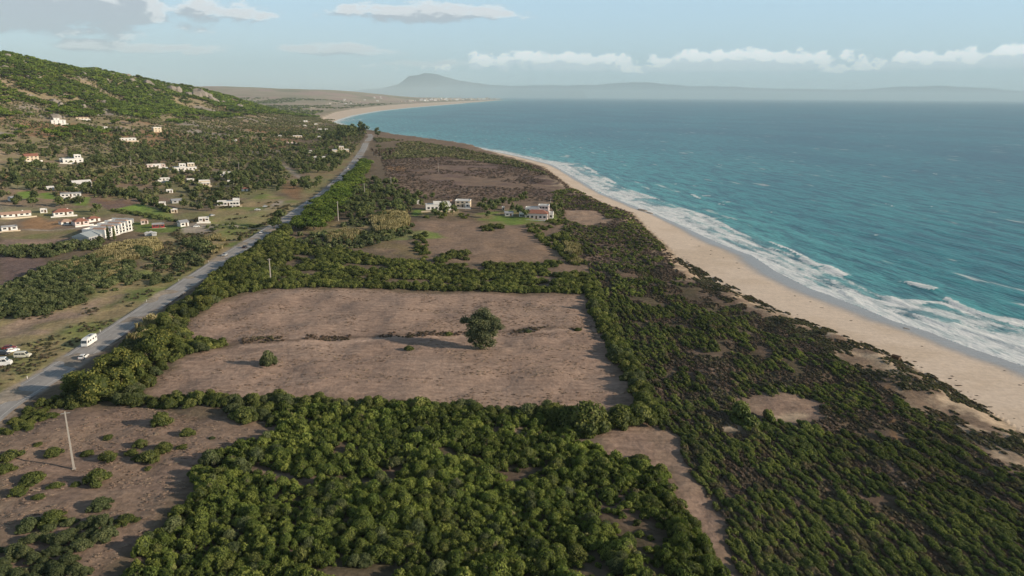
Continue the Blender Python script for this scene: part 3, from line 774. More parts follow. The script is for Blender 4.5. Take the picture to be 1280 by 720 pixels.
F_HILL = foliage('hill_scrub_leaves', (0.044, 0.052, 0.027), (0.183, 0.196, 0.087), (0.295, 0.275, 0.129), trans=0.3, pos_scale=0.05, dry=(0.27, 0.21, 0.14), dry_thr=0.55)
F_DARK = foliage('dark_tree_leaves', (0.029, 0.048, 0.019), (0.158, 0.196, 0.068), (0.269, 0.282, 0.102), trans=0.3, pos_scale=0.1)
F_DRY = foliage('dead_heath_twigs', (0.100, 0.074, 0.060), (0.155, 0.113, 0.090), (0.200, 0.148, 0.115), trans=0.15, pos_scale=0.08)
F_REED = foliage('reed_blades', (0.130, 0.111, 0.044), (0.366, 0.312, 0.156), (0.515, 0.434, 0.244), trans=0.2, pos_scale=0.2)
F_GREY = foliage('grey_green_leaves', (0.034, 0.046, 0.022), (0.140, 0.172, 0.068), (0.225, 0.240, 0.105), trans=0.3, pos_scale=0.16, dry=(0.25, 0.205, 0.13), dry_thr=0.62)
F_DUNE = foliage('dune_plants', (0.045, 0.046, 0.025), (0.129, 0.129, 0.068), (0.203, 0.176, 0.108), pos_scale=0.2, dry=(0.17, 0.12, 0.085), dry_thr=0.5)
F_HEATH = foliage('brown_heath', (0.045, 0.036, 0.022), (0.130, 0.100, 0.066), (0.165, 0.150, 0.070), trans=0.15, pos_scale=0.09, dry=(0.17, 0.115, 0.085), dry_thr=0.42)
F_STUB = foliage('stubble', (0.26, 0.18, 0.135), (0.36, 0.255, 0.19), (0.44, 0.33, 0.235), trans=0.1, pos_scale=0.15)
BARK = plain('bark', (0.13, 0.10, 0.075), 0.9, 0.3, 3.0)
BARK_PALE = plain('pale_bark', (0.24, 0.20, 0.165), 0.9, 0.3, 3.0)

def tube(g, pts, radii, n=7, shade=0.5):
    pts = np.asarray(pts, float); rings = []
    for i, p in enumerate(pts):
        d = pts[min(i + 1, len(pts) - 1)] - pts[max(i - 1, 0)]; d /= np.linalg.norm(d) + 1e-9
        ref = np.array([1.0, 0, 0]) if abs(d[0]) < 0.8 else np.array([0, 1.0, 0])
        a = np.cross(d, ref); a /= np.linalg.norm(a); b = np.cross(d, a)
        th = np.arange(n) * 2 * math.pi / n
        rings.append(p + radii[i] * (np.cos(th)[:, None] * a + np.sin(th)[:, None] * b))
    V = np.vstack(rings); F = []
    for i in range(len(pts) - 1):
        for j in range(n):
            k = (j + 1) % n
            F.append((i * n + j, i * n + k, (i + 1) * n + k, (i + 1) * n + j))
    g.add(V, np.array(F), shade, True)
    c0 = len(V) - n
    g.add(np.vstack([V[c0:], pts[-1:]]), np.array([(j, (j + 1) % n, n) for j in range(n)]), shade, True)

# ---- where plants may stand
def cells(pts, spacing, jit=0.45, world=False, seed=0):
    poly = np.asarray(pts, float) if world else gpoly(pts)
    lo, hi = poly.min(0), poly.max(0)
    rs = np.random.RandomState(900 + seed)
    nx, ny = int((hi[0] - lo[0]) / spacing) + 1, int((hi[1] - lo[1]) / spacing) + 1
    X, Y = np.meshgrid(lo[0] + np.arange(nx) * spacing, lo[1] + np.arange(ny) * spacing)
    X[1::2] += spacing * 0.5
    X = X.ravel() + (rs.rand(nx * ny) - 0.5) * 2 * jit * spacing; Y = Y.ravel() + (rs.rand(nx * ny) - 0.5) * 2 * jit * spacing
    k = inside(X, Y, list(map(tuple, poly)))
    return X[k], Y[k]
def off_road(x, y, r=6.5): return seg_dist(x, y, road_l) > r
def not_in(x, y, polys):
    k = np.ones(len(x), bool)
    for p in polys: k &= ~inside(x, y, list(map(tuple, gpoly(p))))
    return k
def photo_xy(x, y, z):
    d = np.stack([x, y, z - CAM_H], 1)
    w = d @ _f
    return 640 + FPX * (d @ _r) / w, 360 - FPX * (d @ _u) / w, w
def in_view(x, y, z, m=25):
    px, py, w = photo_xy(x, y, z)
    return (w > 1) & (px > -m) & (px < 1280 + m) & (py > 40) & (py < 720 + m)
WIND = math.atan2(tv[1], tv[0])

class Patch:
    """plants gathered for one kind: the largest in view become objects, the rest one mass"""
    def __init__(s): s.x = []; s.y = []; s.r = []; s.h = []
    def add(s, x, y, r, h):
        s.x.append(np.asarray(x, float)); s.y.append(np.asarray(y, float)); s.r.append(np.broadcast_to(r, len(x)).astype(float)); s.h.append(np.broadcast_to(h, len(x)).astype(float))
    def get(s):
        x, y, r, h = map(np.concatenate, (s.x, s.y, s.r, s.h)); z = z_at(x, y)
        k = in_view(x, y, z, 45)
        return x[k], y[k], z[k], r[k], h[k]
def place_individuals(name, meshes, x, y, z, r, h, label, cat, group, stretch=None, sink=0.1):
    rs = np.random.RandomState(len(x) + 5)
    for i in range(len(x)):
        o = bpy.data.objects.new(name, meshes[i % len(meshes)]); col.objects.link(o)
        o.location = (x[i], y[i], z[i] - sink)
        if stretch is None:
            o.rotation_euler = ((rs.rand() - .5) * .25, (rs.rand() - .5) * .25, rs.rand() * 6.283); o.scale = (r[i] * rs.uniform(.75, 1.35), r[i] * rs.uniform(.75, 1.2), h[i] * rs.uniform(.8, 1.2))
        else:
            o.rotation_euler = (0, 0, WIND + (rs.rand() - 0.5) * 0.35 + (math.pi if rs.rand() < 0 else 0)); o.scale = (r[i] * stretch[i], r[i] * 0.85, h[i])
        tag(o, label(i) if callable(label) else label, cat, group)
def split_largest(x, y, z, r, h, n=300):
    px, py, w = photo_xy(x, y, z)
    seen = (px > -5) & (px < 1285) & (py > 0) & (py < 722)
    size = np.where(seen, r * np.minimum(r, h) / w ** 2, 0)
    big = np.argsort(-size)[:n]
    m = np.zeros(len(x), bool); m[big] = True
    return m

# ---- shapes of each kind (one metre in radius and height before scaling)
T_NEAR = [shrub(100 + i, 17 + i % 7, 1.0, 1900, 0.115, ICO2, spread=0.86, size=(0.15, 0.34)) for i in range(12)]
T_MID = [shrub(130 + i, 11, 1.0, 420, 0.20, ICO1, spread=0.8, size=(0.18, 0.4)) for i in range(8)]
T_FAR = [shrub(150 + i, 4, 1.0, 60, 0.46, ICO1) for i in range(8)]
T_SPECK = [shrub(170 + i, 2, 1.0, 16, 0.75, ICO1) for i in range(6)]
def combed(seed, n, leaves, leaf, base=ICO2):
    """a bush pruned by sea wind: long, low on the seaward end, rising inland"""
    rs = np.random.RandomState(seed); g = Geo(); L = []
    for k in range(n):
        f = rs.uniform(-1, 1); w_ = 0.45 * (1 - 0.4 * abs(f)); q = rs.uniform(-0.5, 0.5)
        hh = 0.35 + 0.32 * (f + 1) / 2 * rs.uniform(0.8, 1.15)
        L.append((f * 0.72, q * w_ * 1.5, hh * 0.55, rs.uniform(0.3, 0.48), rs.uniform(0.24, 0.38), hh * 0.62))
    cores(g, rs, L, base); leaf_quads(g, rs, L, leaves, leaf, up=0.5)
    return g.done()
W_NEAR = [combed(200 + i, 9, 700, 0.15) for i in range(10)]
W_MID = [combed(220 + i, 6, 170, 0.27, ICO1) for i in range(8)]
W_FAR = [combed(240 + i, 4, 48, 0.5, ICO1) for i in range(6)]
# ------------------------------------------------------------------ the thicket in the foreground
OPEN = [[(738, 548), (780, 532), (838, 532), (850, 545), (862, 590), (880, 610), (905, 650), (935, 725), (905, 725), (880, 680), (850, 632), (835, 590), (760, 570)],
        [(642, 540), (660, 538), (663, 549), (648, 549)], [(717, 549), (743, 547), (748, 559), (724, 561)],
        [(918, 500), (980, 488), (1028, 503), (1030, 524), (1004, 536), (960, 530), (938, 515)]]
THICKET = [(140, 765), (175, 690), (240, 622), (240, 600), (268, 572), (302, 556), (352, 545), (344, 520), (340, 506), (480, 508), (560, 512), (640, 518), (722, 522), (790, 512), (800, 530), (738, 548), (760, 572), (835, 592), (852, 634), (880, 682), (905, 725), (930, 765)]
mq = Patch()
x, y = cells(THICKET, 1.7, seed=1)
gap = fbm(x, y, 13, 3, seed=91); sz = fbm(x, y, 20, 2, seed=92); rr = np.random.RandomState(1).rand(len(x))
k = (gap + .12 * (rr - .5) > 0.30) & not_in(x, y, OPEN) & (seg_dist(x, y, list(map(tuple, smooth_line(gpoly([(300, 582), (380, 601), (420, 599), (520, 603)]), 4)))) > 1.6)
mq.add(x[k], y[k], (0.7 + 1.3 * rr[k] ** 2.5 + 0.7 * sz[k]), (1.0 + 1.4 * sz[k] + 1.5 * rr[k] ** 4))
# looser scrub in the right half of the thicket and at its edges
x, y = cells([(600, 520), (735, 520), (800, 535), (850, 632), (905, 725), (700, 725), (620, 600)], 2.0, seed=2)
rr = np.random.RandomState(2).rand(len(x)); k = not_in(x, y, OPEN[:1]) & (rr > 0.45)
mq.add(x[k], y[k], 0.6 + 0.6 * rr[k], 0.6 + 0.6 * rr[k])
X_, Y_, Z_, R_, H_ = mq.get()
m = split_largest(X_, Y_, Z_, R_, H_)
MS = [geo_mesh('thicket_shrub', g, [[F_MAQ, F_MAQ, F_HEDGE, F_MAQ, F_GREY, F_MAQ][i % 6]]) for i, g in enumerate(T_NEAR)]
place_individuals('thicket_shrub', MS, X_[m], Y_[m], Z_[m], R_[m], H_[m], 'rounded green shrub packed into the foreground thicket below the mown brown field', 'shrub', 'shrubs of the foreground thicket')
n = ~m
tag(link('undergrowth', merge('undergrowth', T_MID, np.arange(n.sum()) % len(T_MID), np.stack([X_[n], Y_[n], Z_[n] - 0.1], 1), np.stack([R_[n], R_[n], H_[n]], 1), rng.rand(n.sum()) * 6.28, [F_MAQ])), kind='stuff')

# ------------------------------------------------------------------ wind-combed scrub between the thicket and the beach
SLOPE = [(798, 520), (742, 352), (736, 332), (838, 332), (866, 350), (890, 362), (958, 398), (1010, 420), (1060, 455), (1110, 485), (1165, 522), (1215, 553), (1300, 610), (1340, 760), (935, 760), (905, 650), (880, 610), (862, 590), (850, 545)]
cs = Patch()
x, y = cells(SLOPE, 2.15, seed=3)
gap = fbm(x, y, 16, 4, seed=95); gap2 = fbm(x * 0.6, y, 45, 3, seed=96); rr = np.random.RandomState(3).rand(len(x))
dd_ = grid_at(GDD, x, y)
# bands lying along the wind
u_ = x * tv[0] + y * tv[1]; v_ = x * nv[0] + y * nv[1]
lane = fbm(u_ * 0.35, v_, 5.5, 3, seed=97)
need = 0.468 - 0.055 * sstep(45, 110, dd_) + 0.20 * (1 - sstep(12, 48, dd_))
lines_ = [[(1105, 480), (1125, 550), (1140, 560)], [(1120, 612), (1150, 605), (1165, 598)], [(1090, 640), (1140, 655), (1160, 690), (1185, 715)]]
clear = np.ones(len(x), bool)
for L_ in lines_: clear &= seg_dist(x, y, list(map(tuple, gpoly(L_)))) > 1.5
k = (0.5 * gap + 0.5 * lane + 0.22 * (gap2 - 0.5) > need) & not_in(x, y, OPEN[3:]) & clear
cs.add(x[k], y[k], 0.8 + 1.35 * rr[k] ** 1.5 + 0.6 * gap[k], (0.6 + 0.8 * rr[k] ** 1.5 + 0.5 * gap2[k]) * (0.45 + 0.55 * sstep(5, 45, dd_[k])))
X_, Y_, Z_, R_, H_ = cs.get()
m = split_largest(X_, Y_, Z_, R_, H_)
ST_ = 1.1 + 0.6 * np.random.RandomState(4).rand(len(X_))
WS = [geo_mesh('coastal_bush', g, [F_COAST]) for g in W_NEAR]
place_individuals('coastal_bush', WS, X_[m], Y_[m], Z_[m], R_[m], H_[m], 'low wind-combed dark green bush on the slope between the thicket and the beach', 'bush', 'wind-combed bushes above the beach', stretch=ST_[m], sink=0.06)
n = np.nonzero(~m)[0]
_, _, w_ = photo_xy(X_[n], Y_[n], Z_[n])
for part, T_ in ((n[w_ < 330], W_MID), (n[w_ >= 330], W_FAR)):
    Sx = np.stack([R_[part] * ST_[part], R_[part] * 0.85, H_[part]], 1)
    tag(link('coastal_undergrowth', merge('coastal_undergrowth', T_, np.arange(len(part)) % len(T_), np.stack([X_[part], Y_[part], Z_[part] - 0.06], 1), Sx, (np.random.RandomState(6).rand(len(part)) - 0.5) * 0.4 + 0 * WIND, [F_COAST], tilt=0.0) if False else
             merge('coastal_undergrowth', T_, np.arange(len(part)) % len(T_), np.stack([X_[part], Y_[part], Z_[part] - 0.06], 1), Sx, WIND + (np.random.RandomState(6).rand(len(part)) - 0.5) * 0.4, [F_COAST], tilt=WIND)), kind='stuff')

# low brown heath in the gaps between the bushes
x, y = cells(SLOPE, 1.5, seed=33); q = np.random.RandomState(33).rand(len(x))
hd_ = grid_at(GDD, x, y)
k = (q < .93) & not_in(x, y, OPEN[3:]) & (hd_ > 7) & (fbm(x, y, 11, 3, seed=133) > .36)
hx, hy, hq = x[k], y[k], q[k]; hz = z_at(hx, hy); k = in_view(hx, hy, hz, 40); hx, hy, hq, hz = hx[k], hy[k], hq[k], hz[k]
tag(link('heath', merge('heath', W_FAR, np.arange(len(hx)) % 6, np.stack([hx, hy, hz - .05], 1), np.stack([(.7 + .8 * hq) * 1.6, .7 + .5 * hq, .35 + .4 * hq], 1), WIND + (hq - .5), [F_HEATH], tilt=WIND)), kind='stuff')
# big rounded bushes standing in the clearing
def lone(name, mesh, px, py, r, h, label, cat='bush', group=None, rz=None):
    p = g1(px, py)
    o = link(name, mesh); o.location = (p[0], p[1], p[2] - 0.1); o.scale = (r, r, h); o.rotation_euler = (0, 0, rz if rz is not None else random.random() * 6.28)
    tag(o, label, cat, group); return o
HM = [geo_mesh('bush', g, [F_HEDGE]) for g in T_NEAR]
GM_ = [geo_mesh('grey_bush', g, [F_GREY]) for g in T_NEAR]
lone('bush', WS[0], 932, 527, 5.0, 6.0, 'largest smooth rounded bush in the sandy clearing on the coastal slope', rz=WIND)
lone('bush', WS[3], 963, 526, 2.6, 3.8, 'smaller rounded bush touching the right end of the largest clearing bush', rz=WIND)
lone('bush', WS[5], 948, 547, 2.8, 2.6, 'low green bush on the sandy path in front of the clearing bushes', rz=WIND)
lone('bush', WS[7], 1010, 537, 3.3, 2.0, 'flat green bush at the front right edge of the sandy clearing', rz=WIND)
for (px, py, r, h, lb) in [(736, 534, 7.6, 7.2, 'tall dense dark bush at the bottom right corner of the mown field'), (706, 528, 4.5, 5.0, 'rounded bush left of the tall dark corner bush at the mown field'),
                           (775, 530, 5.2, 5.5, 'broad dark bush right of the tall corner bush, above the sandy track'), (800, 527, 4.6, 5.0, 'dark hedge bush where the field hedge meets the sandy track'), (800, 576, 2.8, 1.6, 'small low bush lying alone on the bare sandy track')]:
    lone('bush', HM[int(px) % 12], px, py, r, h, lb)

# ------------------------------------------------------------------ hedges and bands of bush around the mown field
hd = Patch()
def strip(pts, spacing, r, h, seed, keep=1.0, exclude=(), rs_pow=1.5):
    x, y = cells(pts, spacing, seed=seed)
    q = np.random.RandomState(seed).rand(len(x)); w = fbm(x, y, 17, 3, seed=seed)
    k = (q < keep) & off_road(x, y, 7.5) & not_in(x, y, exclude)
    q2 = np.random.RandomState(seed + 500).rand(len(x)); f = 0.6 * q2 ** rs_pow + 0.8 * np.clip(w - 0.2, 0, 0.6)
    return x[k], y[k], (r[0] + (r[1] - r[0]) * f[k]), (h[0] + (h[1] - h[0]) * f[k])
hd.add(*strip([(726, 345), (740, 345), (768, 410), (800, 468), (826, 515), (828, 530), (792, 522), (796, 505), (780, 470), (752, 415), (734, 375)], 2.6, (1.6, 3.2), (1.8, 3.8), 301))
hd.add(*strip([(180, 500), (330, 500), (400, 503), (480, 506), (560, 509), (640, 515), (725, 519), (725, 526), (640, 522), (560, 516), (480, 514), (400, 511), (330, 510), (185, 510)], 2.4, (1.5, 3.0), (1.7, 3.8), 302))
hd.add(*strip([(285, 512), (345, 510), (350, 530), (310, 528)], 3.0, (1.8, 3.4), (1.8, 3.6), 303))
BAND = [(345, 361), (352, 338), (360, 318), (372, 305), (430, 312), (470, 322), (560, 332), (700, 328), (724, 345), (726, 367), (600, 364), (480, 361)]
OPEN_B = [[(597, 350), (620, 350), (614, 355), (600, 355)], [(678, 348), (699, 348), (700, 353), (684, 354)]]
x, y, r, h = strip(BAND, 2.7, (1.1, 3.0), (1.0, 2.8), 304, exclude=OPEN_B)
k = fbm(x, y, 16, 3, seed=304) > 0.40
hd.add(x[k], y[k], r[k], h[k])
hd.add(*strip([(345, 361), (480, 361), (600, 364), (726, 367), (727, 362), (600, 358), (480, 355), (345, 354)], 2.4, (1.2, 2.6), (1.4, 2.8), 305))
# strip between the road and the field
ROADSIDE = [(48, 508), (75, 498), (100, 480), (160, 430), (250, 365), (330, 305), (352, 290), (372, 306), (350, 338), (345, 358), (296, 368), (260, 384), (236, 400), (230, 416), (262, 428), (290, 430), (262, 436), (228, 446), (192, 470), (182, 492), (176, 506), (120, 508), (70, 512)]
hd.add(*strip(ROADSIDE, 3.1, (1.6, 3.6), (1.6, 3.9), 306, exclude=[[(232, 414), (255, 424), (288, 430), (255, 438), (240, 430)]]))
hd.add(*strip([(300, 300), (345, 290), (352, 300), (300, 345), (252, 378), (244, 376)], 3.0, (1.8, 3.4), (2.0, 4.2), 307))
hd.add(*strip([(236, 428), (258, 424), (288, 428), (286, 433), (255, 436), (238, 436)], 2.2, (1.3, 2.4), (1.2, 2.4), 308))
X_, Y_, Z_, R_, H_ = hd.get()
m = split_largest(X_, Y_, Z_, R_, H_)
# each stretch of hedge is told by where it stands
fld = gpoly(FIELD_PX)
cx_, cy_ = fld.mean(0)
fy0, fy1 = fld[:, 1].min(), fld[:, 1].max(); fx1 = fld[:, 0].max()
rd_ = seg_dist(X_, Y_, road_l)
front = Y_ < np.interp(X_, [-150, 60], [fy0 + 2, fy0 - 6]) + 3
place = np.where(front, 0, np.where(Y_ > fy1 - 4, 1, np.where(X_ > cx_, 2, 3)))
HL = [('dense green hedge shrub along the near edge of the mown brown field', 'hedge shrubs along the near edge of the field'),
      ('green shrub in the broad band of bushes behind the mown brown field', 'shrubs in the band behind the field'),
      ('green hedge shrub along the beach side of the mown brown field', 'hedge shrubs along the beach side of the field'),
      ('leafy shrub in the strip between the asphalt road and the mown brown field', 'shrubs between the road and the field')]
for q in range(4):
    k = m & (place == q)
    place_individuals('hedge_shrub', HM + GM_[:5] if q != 3 else HM[:5] + GM_[:3], X_[k], Y_[k], Z_[k], R_[k], H_[k], HL[q][0], 'shrub', HL[q][1])
n = ~m
tag(link('hedge_undergrowth', merge('hedge_undergrowth', T_MID, np.arange(n.sum()) % len(T_MID), np.stack([X_[n], Y_[n], Z_[n] - 0.1], 1), np.stack([R_[n], R_[n], H_[n]], 1), rng.rand(n.sum()) * 6.28, [F_HEDGE])), kind='stuff')

# ------------------------------------------------------------------ single bushes on the bare ground at the lower left
SINGLE = [(202, 530, 3.3, 3.4, 'upright green bush near the top right of the bare ground, beside the field hedge'), (306, 525, 4.4, 3.6, 'broad bush just below the left part of the field hedge'),
          (234, 543, 2.2, 1.8, 'small dark bush right of the upright green bush'), (135, 548, 1.8, 1.0, 'small flat bush in the open, right of the concrete pole top'), (67, 568, 2.8, 1.8, 'oval bush immediately left of the concrete pole'),
          (110, 568, 2.0, 1.1, 'low bush immediately right of the concrete pole'), (175, 557, 2.0, 1.7, 'round bush in a pair on bare ground, the left one'), (205, 562, 2.6, 2.0, 'round bush in a pair on bare ground, the right one'),
          (186, 576, 3.2, 2.6, 'bush amid dry twigs in the middle of the bare ground'), (135, 575, 2.6, 2.4, 'domed bush casting a long shadow toward the concrete pole'), (165, 567, 1.8, 1.2, 'small low bush between the domed bush and the twiggy bush'),
          (122, 604, 3.5, 3.4, 'tall double-topped bush below the concrete pole foot'), (126, 634, 2.9, 2.2, 'round bush below the double-topped bush'), (66, 652, 3.2, 2.4, 'round bush alone in the lower left bare ground'),
          (40, 602, 3.4, 2.2, 'spreading bush at the left of the faint footpath'), (22, 618, 2.4, 1.8, 'small bush at the lower left end of the spreading bush'), (70, 608, 2.0, 0.9, 'flat dry bush on the faint footpath'),
          (48, 622, 1.7, 0.8, 'flattest little bush below the faint footpath'), (95, 606, 1.4, 0.8, 'tiny low bush left of the double-topped bush'), (14, 572, 3.2, 1.8, 'wide low bush at the left picture edge, level with the pole'), (6, 590, 2.8, 2.2, 'bush at the left picture edge below the wide low bush'),
          (62, 521, 2.4, 1.2, 'flat bush on the road bank above the concrete pole'), (48, 556, 1.5, 0.7, 'dry little tussock left of the oval bush'), (228, 560, 1.6, 0.9, 'little bush at the right edge of the bare ground'), (158, 652, 2.8, 1.4, 'low dry bush at the lower edge of the bare ground'),
          (265, 548, 1.0, 0.6, 'tiny tuft alone on the bare ground beside the thicket')]
for i, (px, py, r, h, lb) in enumerate(SINGLE):
    lone('bush', (HM + GM_[:3])[i % 13], px, py, r * 0.92, h, lb)
lf = Patch()
lf.add(*strip([(-30, 690), (40, 655), (80, 640), (130, 650), (150, 660), (120, 690), (90, 760), (-30, 760)], 3.0, (1.3, 2.6), (1.0, 2.6), 311, keep=0.75))
lf.add(*strip([(-10, 528), (40, 508), (70, 512), (40, 536), (-10, 545)], 2.2, (1.2, 2.2), (0.9, 1.8), 312))
lf.add(*strip([(160, 575), (200, 565), (215, 580), (185, 592)], 1.8, (0.7, 1.4), (0.4, 1.0), 313, keep=0.5))
X_, Y_, Z_, R_, H_ = lf.get()
lowc = Y_ < 150
place_individuals('corner_bush', GM_, X_[lowc], Y_[lowc], Z_[lowc], R_[lowc], H_[lowc], 'olive green bush in the loose clump filling the bottom left corner', 'bush', 'bushes in the bottom left corner')
place_individuals('bank_bush', HM, X_[~lowc], Y_[~lowc], Z_[~lowc], R_[~lowc], H_[~lowc], 'low green bush on the bank below the road at the left picture edge', 'bush', 'bushes on the bank below the road')
# single bushes in the mown field
lone('bush', GM_[2], 336, 457, 3.0, 5.2, 'grey-green rounded bush alone in the left of the mown field')
lone('bush', HM[4], 511, 437, 1.9, 1.5, 'small dark bush in the field at the foot of the tree shadow')
lone('bush', HM[6], 561, 418.5, 1.5, 1.3, 'small dark bush just left of the lone tree')
lone('bush', GM_[7], 660, 415, 1.4, 1.1, 'tiny bush on the field strip right of the lone tree')
lone('bush', HM[1], 722, 413, 1.6, 1.2, 'little bush at the right end of the field strip')
lone('bush', GM_[5], 742, 389, 3.2, 6.0, 'tall grey bush standing up from the hedge right of the field')
# dry grass along the strip across the field
x, y = cells([(300, 424), (480, 416), (560, 415), (740, 407), (740, 412), (560, 420), (480, 422), (300, 431)], 1.0, seed=21)
q = np.random.RandomState(21).rand(len(x)); k = (q < 0.75) & (fbm(x, y, 12, 3, seed=21) > 0.43)
P_ = np.stack([x[k], y[k], z_at(x[k], y[k]) - 0.03], 1); r = 0.4 + 0.5 * q[k]
tag(link('dry_grass', merge('dry_grass', T_FAR, np.arange(len(r)) % 8, P_, np.stack([r, r, r * 0.8], 1), q[k] * 50, [F_HEATH])), kind='stuff')
# weed and driftwood left along the beach
k = np.nonzero((GDD < -1) & (GY < 700) & (GD > 3) & (GX < 420))[0]
rs = np.random.RandomState(26); k = k[rs.rand(len(k)) < .5]
bt = GD[k] / (GD[k] - GDD[k]); pr = .10 * np.exp(-((bt - .42 - .1 * (n_mid[k] - .5)) / .035) ** 2) + .35 * np.exp(-((bt - .95) / .06) ** 2) + .012
k = k[rs.rand(len(k)) < pr * (n_fin[k] > .42)]
r = rs.uniform(.18, .6, len(k))
tag(link('beach_litter', merge('beach_litter', T_SPECK, np.arange(len(k)) % 6, np.stack([GX[k] + rs.normal(size=len(k)) * .5, GY[k] + rs.normal(size=len(k)) * .5, GZ[k] - .04], 1), np.stack([r * 1.8, r, r * .35], 1), rs.rand(len(k)) * 6, [F_DRY])), kind='stuff')
# stubble and tufts on the mown field and the bare ground
x, y = cells(FIELD_PX, 1.5, seed=24); q = np.random.RandomState(24).rand(len(x)); k = (fbm(x * .35, y, 7, 4, seed=124) + .3 * (q - .5) > .61)
x2, y2 = cells([(0, 545), (70, 512), (180, 510), (340, 530), (300, 553), (236, 600), (165, 690), (120, 725), (0, 740)], 1.3, seed=25); q2 = np.random.RandomState(25).rand(len(x2)); k2 = fbm(x2, y2, 6, 4, seed=125) + .3 * (q2 - .5) > .56
x, y, q = np.concatenate([x[k], x2[k2]]), np.concatenate([y[k], y2[k2]]), np.concatenate([q[k], q2[k2]])
P_ = np.stack([x, y, z_at(x, y) - .03], 1); r = .22 + .42 * q
tag(link('stubble', merge('stubble', T_SPECK, np.arange(len(x)) % 6, P_, np.stack([r * 1.7, r, .07 + .16 * q * q], 1), q * 6, [F_STUB])), kind='stuff')
# dune plants and litter at the head of the beach
x, y = cells([(840, 318), (868, 332), (928, 364), (962, 382), (1036, 412), (1088, 431), (1138, 454), (1174, 474), (1214, 499), (1262, 526), (1320, 560), (1320, 640), (1215, 560), (1150, 515), (1100, 488), (1050, 455), (1000, 425), (940, 396), (880, 362)], 1.5, seed=22)
q = np.random.RandomState(22).rand(len(x)); w = fbm(x, y, 8, 3, seed=23); k = w + 0.25 * (q - 0.5) > 0.50
r = 0.5 + 1.1 * q[k] * w[k] * 1.6
P_ = np.stack([x[k], y[k], z_at(x[k], y[k]) - 0.05], 1)
tag(link('dune_plants', merge('dune_plants', W_FAR, np.arange(len(r)) % 6, P_, np.stack([r * 1.8, r, r * 0.55], 1), WIND + (q[k] - .5), [F_DUNE], tilt=WIND)), kind='stuff')
# ------------------------------------------------------------------ trees with trunk and crown
def crown_geo(seed, lobes, n, leaf, base=ICO2, core_k=0.80, up=0.3, low=-0.6, shell=(0.85, 1.15)):
    rs = np.random.RandomState(seed); g = Geo()
    cores(g, rs, lobes, base, core_k, 0.2); leaf_quads(g, rs, lobes, n, leaf, up=up, low=low, shell=shell)
    return g.done()
def trunk_geo(seed, h, r, limbs, spread, n=6):
    rs = np.random.RandomState(seed); g = Geo()
    top = np.array([rs.uniform(-.3, .3), rs.uniform(-.3, .3), h])
    tube(g, [(0, 0, -0.4), (0.02, 0, h * .3), top * 0.62 + np.array([0, 0, h * .03]), top], [r * 1.3, r, r * .8, r * .55], n)
    for k in range(limbs):
        a = k * 6.283 / limbs + rs.uniform(-.4, .4); s = spread * rs.uniform(.6, 1)
        st = top * rs.uniform(0.6, 0.95)
        e = np.array([s * math.cos(a), s * math.sin(a), h + s * rs.uniform(.25, .6)])
        tube(g, [st, (st + e) / 2 + np.array([0, 0, -.1 * s]), e], [r * .5, r * .36, r * .15], 5)
    return g.done()
class Tree:
    def __init__(s, name, crowns, trunks, fmat, tmat):
        s.name = name
        s.c = [geo_mesh('crown', g, [fmat]) for g in crowns]; s.t = [geo_mesh('trunk', g, [tmat]) for g in trunks]
        s.k = 0
    def put(s, p, sc, label, cat='tree', group=None, rz=None, sz=None):
        rz = random.random() * 6.283 if rz is None else rz
        o = empty(s.name, (p[0], p[1], p[2] - 0.1), rz, label, cat, group); o.scale = (sc, sc, sc if sz is None else sz)
        link('trunk', s.t[s.k % len(s.t)], o); link('crown', s.c[s.k % len(s.c)], o); s.k += 1
        return o
def umbrella(seed, R_, th, z0, n):
    rs = np.random.RandomState(seed); L = [(0, 0, z0 + th * .55, R_ * .62, R_ * .62, th * .5)]
    for k in range(n):
        a = k * 6.283 / n + rs.uniform(-.3, .3); r = R_ * rs.uniform(.42, .68); s = R_ * rs.uniform(.34, .48)
        L.append((r * math.cos(a), r * math.sin(a), z0 + th * rs.uniform(.35, .6), s, s, th * rs.uniform(.32, .46)))
    return L
def rounded(seed, R_, H0, H1, n):
    rs = np.random.RandomState(seed); L = []
    for k in range(n):
        f = rs.rand(); a = rs.rand() * 6.283
        z = H0 + (H1 - H0) * (0.15 + 0.7 * f); rr = R_ * math.sin(math.pi * (0.2 + 0.65 * f)) * rs.uniform(.3, .75)
        s = R_ * rs.uniform(.34, .55)
        L.append((rr * math.cos(a), rr * math.sin(a), z, s, s, s * rs.uniform(.75, 1.0)))
    return L
PINE = Tree('stone_pine', [crown_geo(400 + i, umbrella(400 + i, 4.6, 3.2, 3.6, 6), 260, 1.15, ICO1) for i in range(7)],
            [trunk_geo(420 + i, 4.6, 0.28, 4, 2.4) for i in range(4)], F_PINE, BARK)
RPINE = Tree('roadside_pine', [crown_geo(430 + i, umbrella(430 + i, 4.4, 3.6, 2.2, 7), 420, 0.9, ICO1) for i in range(6)],
            [trunk_geo(436 + i, 4.0, 0.26, 4, 2.2) for i in range(3)], F_PINE, BARK)
GARD = Tree('garden_tree', [crown_geo(440 + i, rounded(440 + i, 3.2, 1.2, 6.4, 8), 230, 0.95, ICO1) for i in range(7)],
            [trunk_geo(460 + i, 3.4, 0.24, 4, 1.6) for i in range(4)], F_DARK, BARK)
OLIV = Tree('olive_tree', [crown_geo(480 + i, rounded(480 + i, 3.0, 1.0, 4.6, 8), 230, 0.9, ICO1) for i in range(6)],
            [trunk_geo(500 + i, 2.4, 0.26, 4, 1.6) for i in range(4)], F_GREY, BARK_PALE)
BROAD = Tree('broadleaf_tree', [crown_geo(520 + i, rounded(520 + i, 3.6, 0.6, 6.4, 12), 1500, 0.42, ICO2) for i in range(6)],
             [trunk_geo(540 + i, 3.2, 0.3, 5, 2.2) for i in range(4)], F_LUSH, BARK)
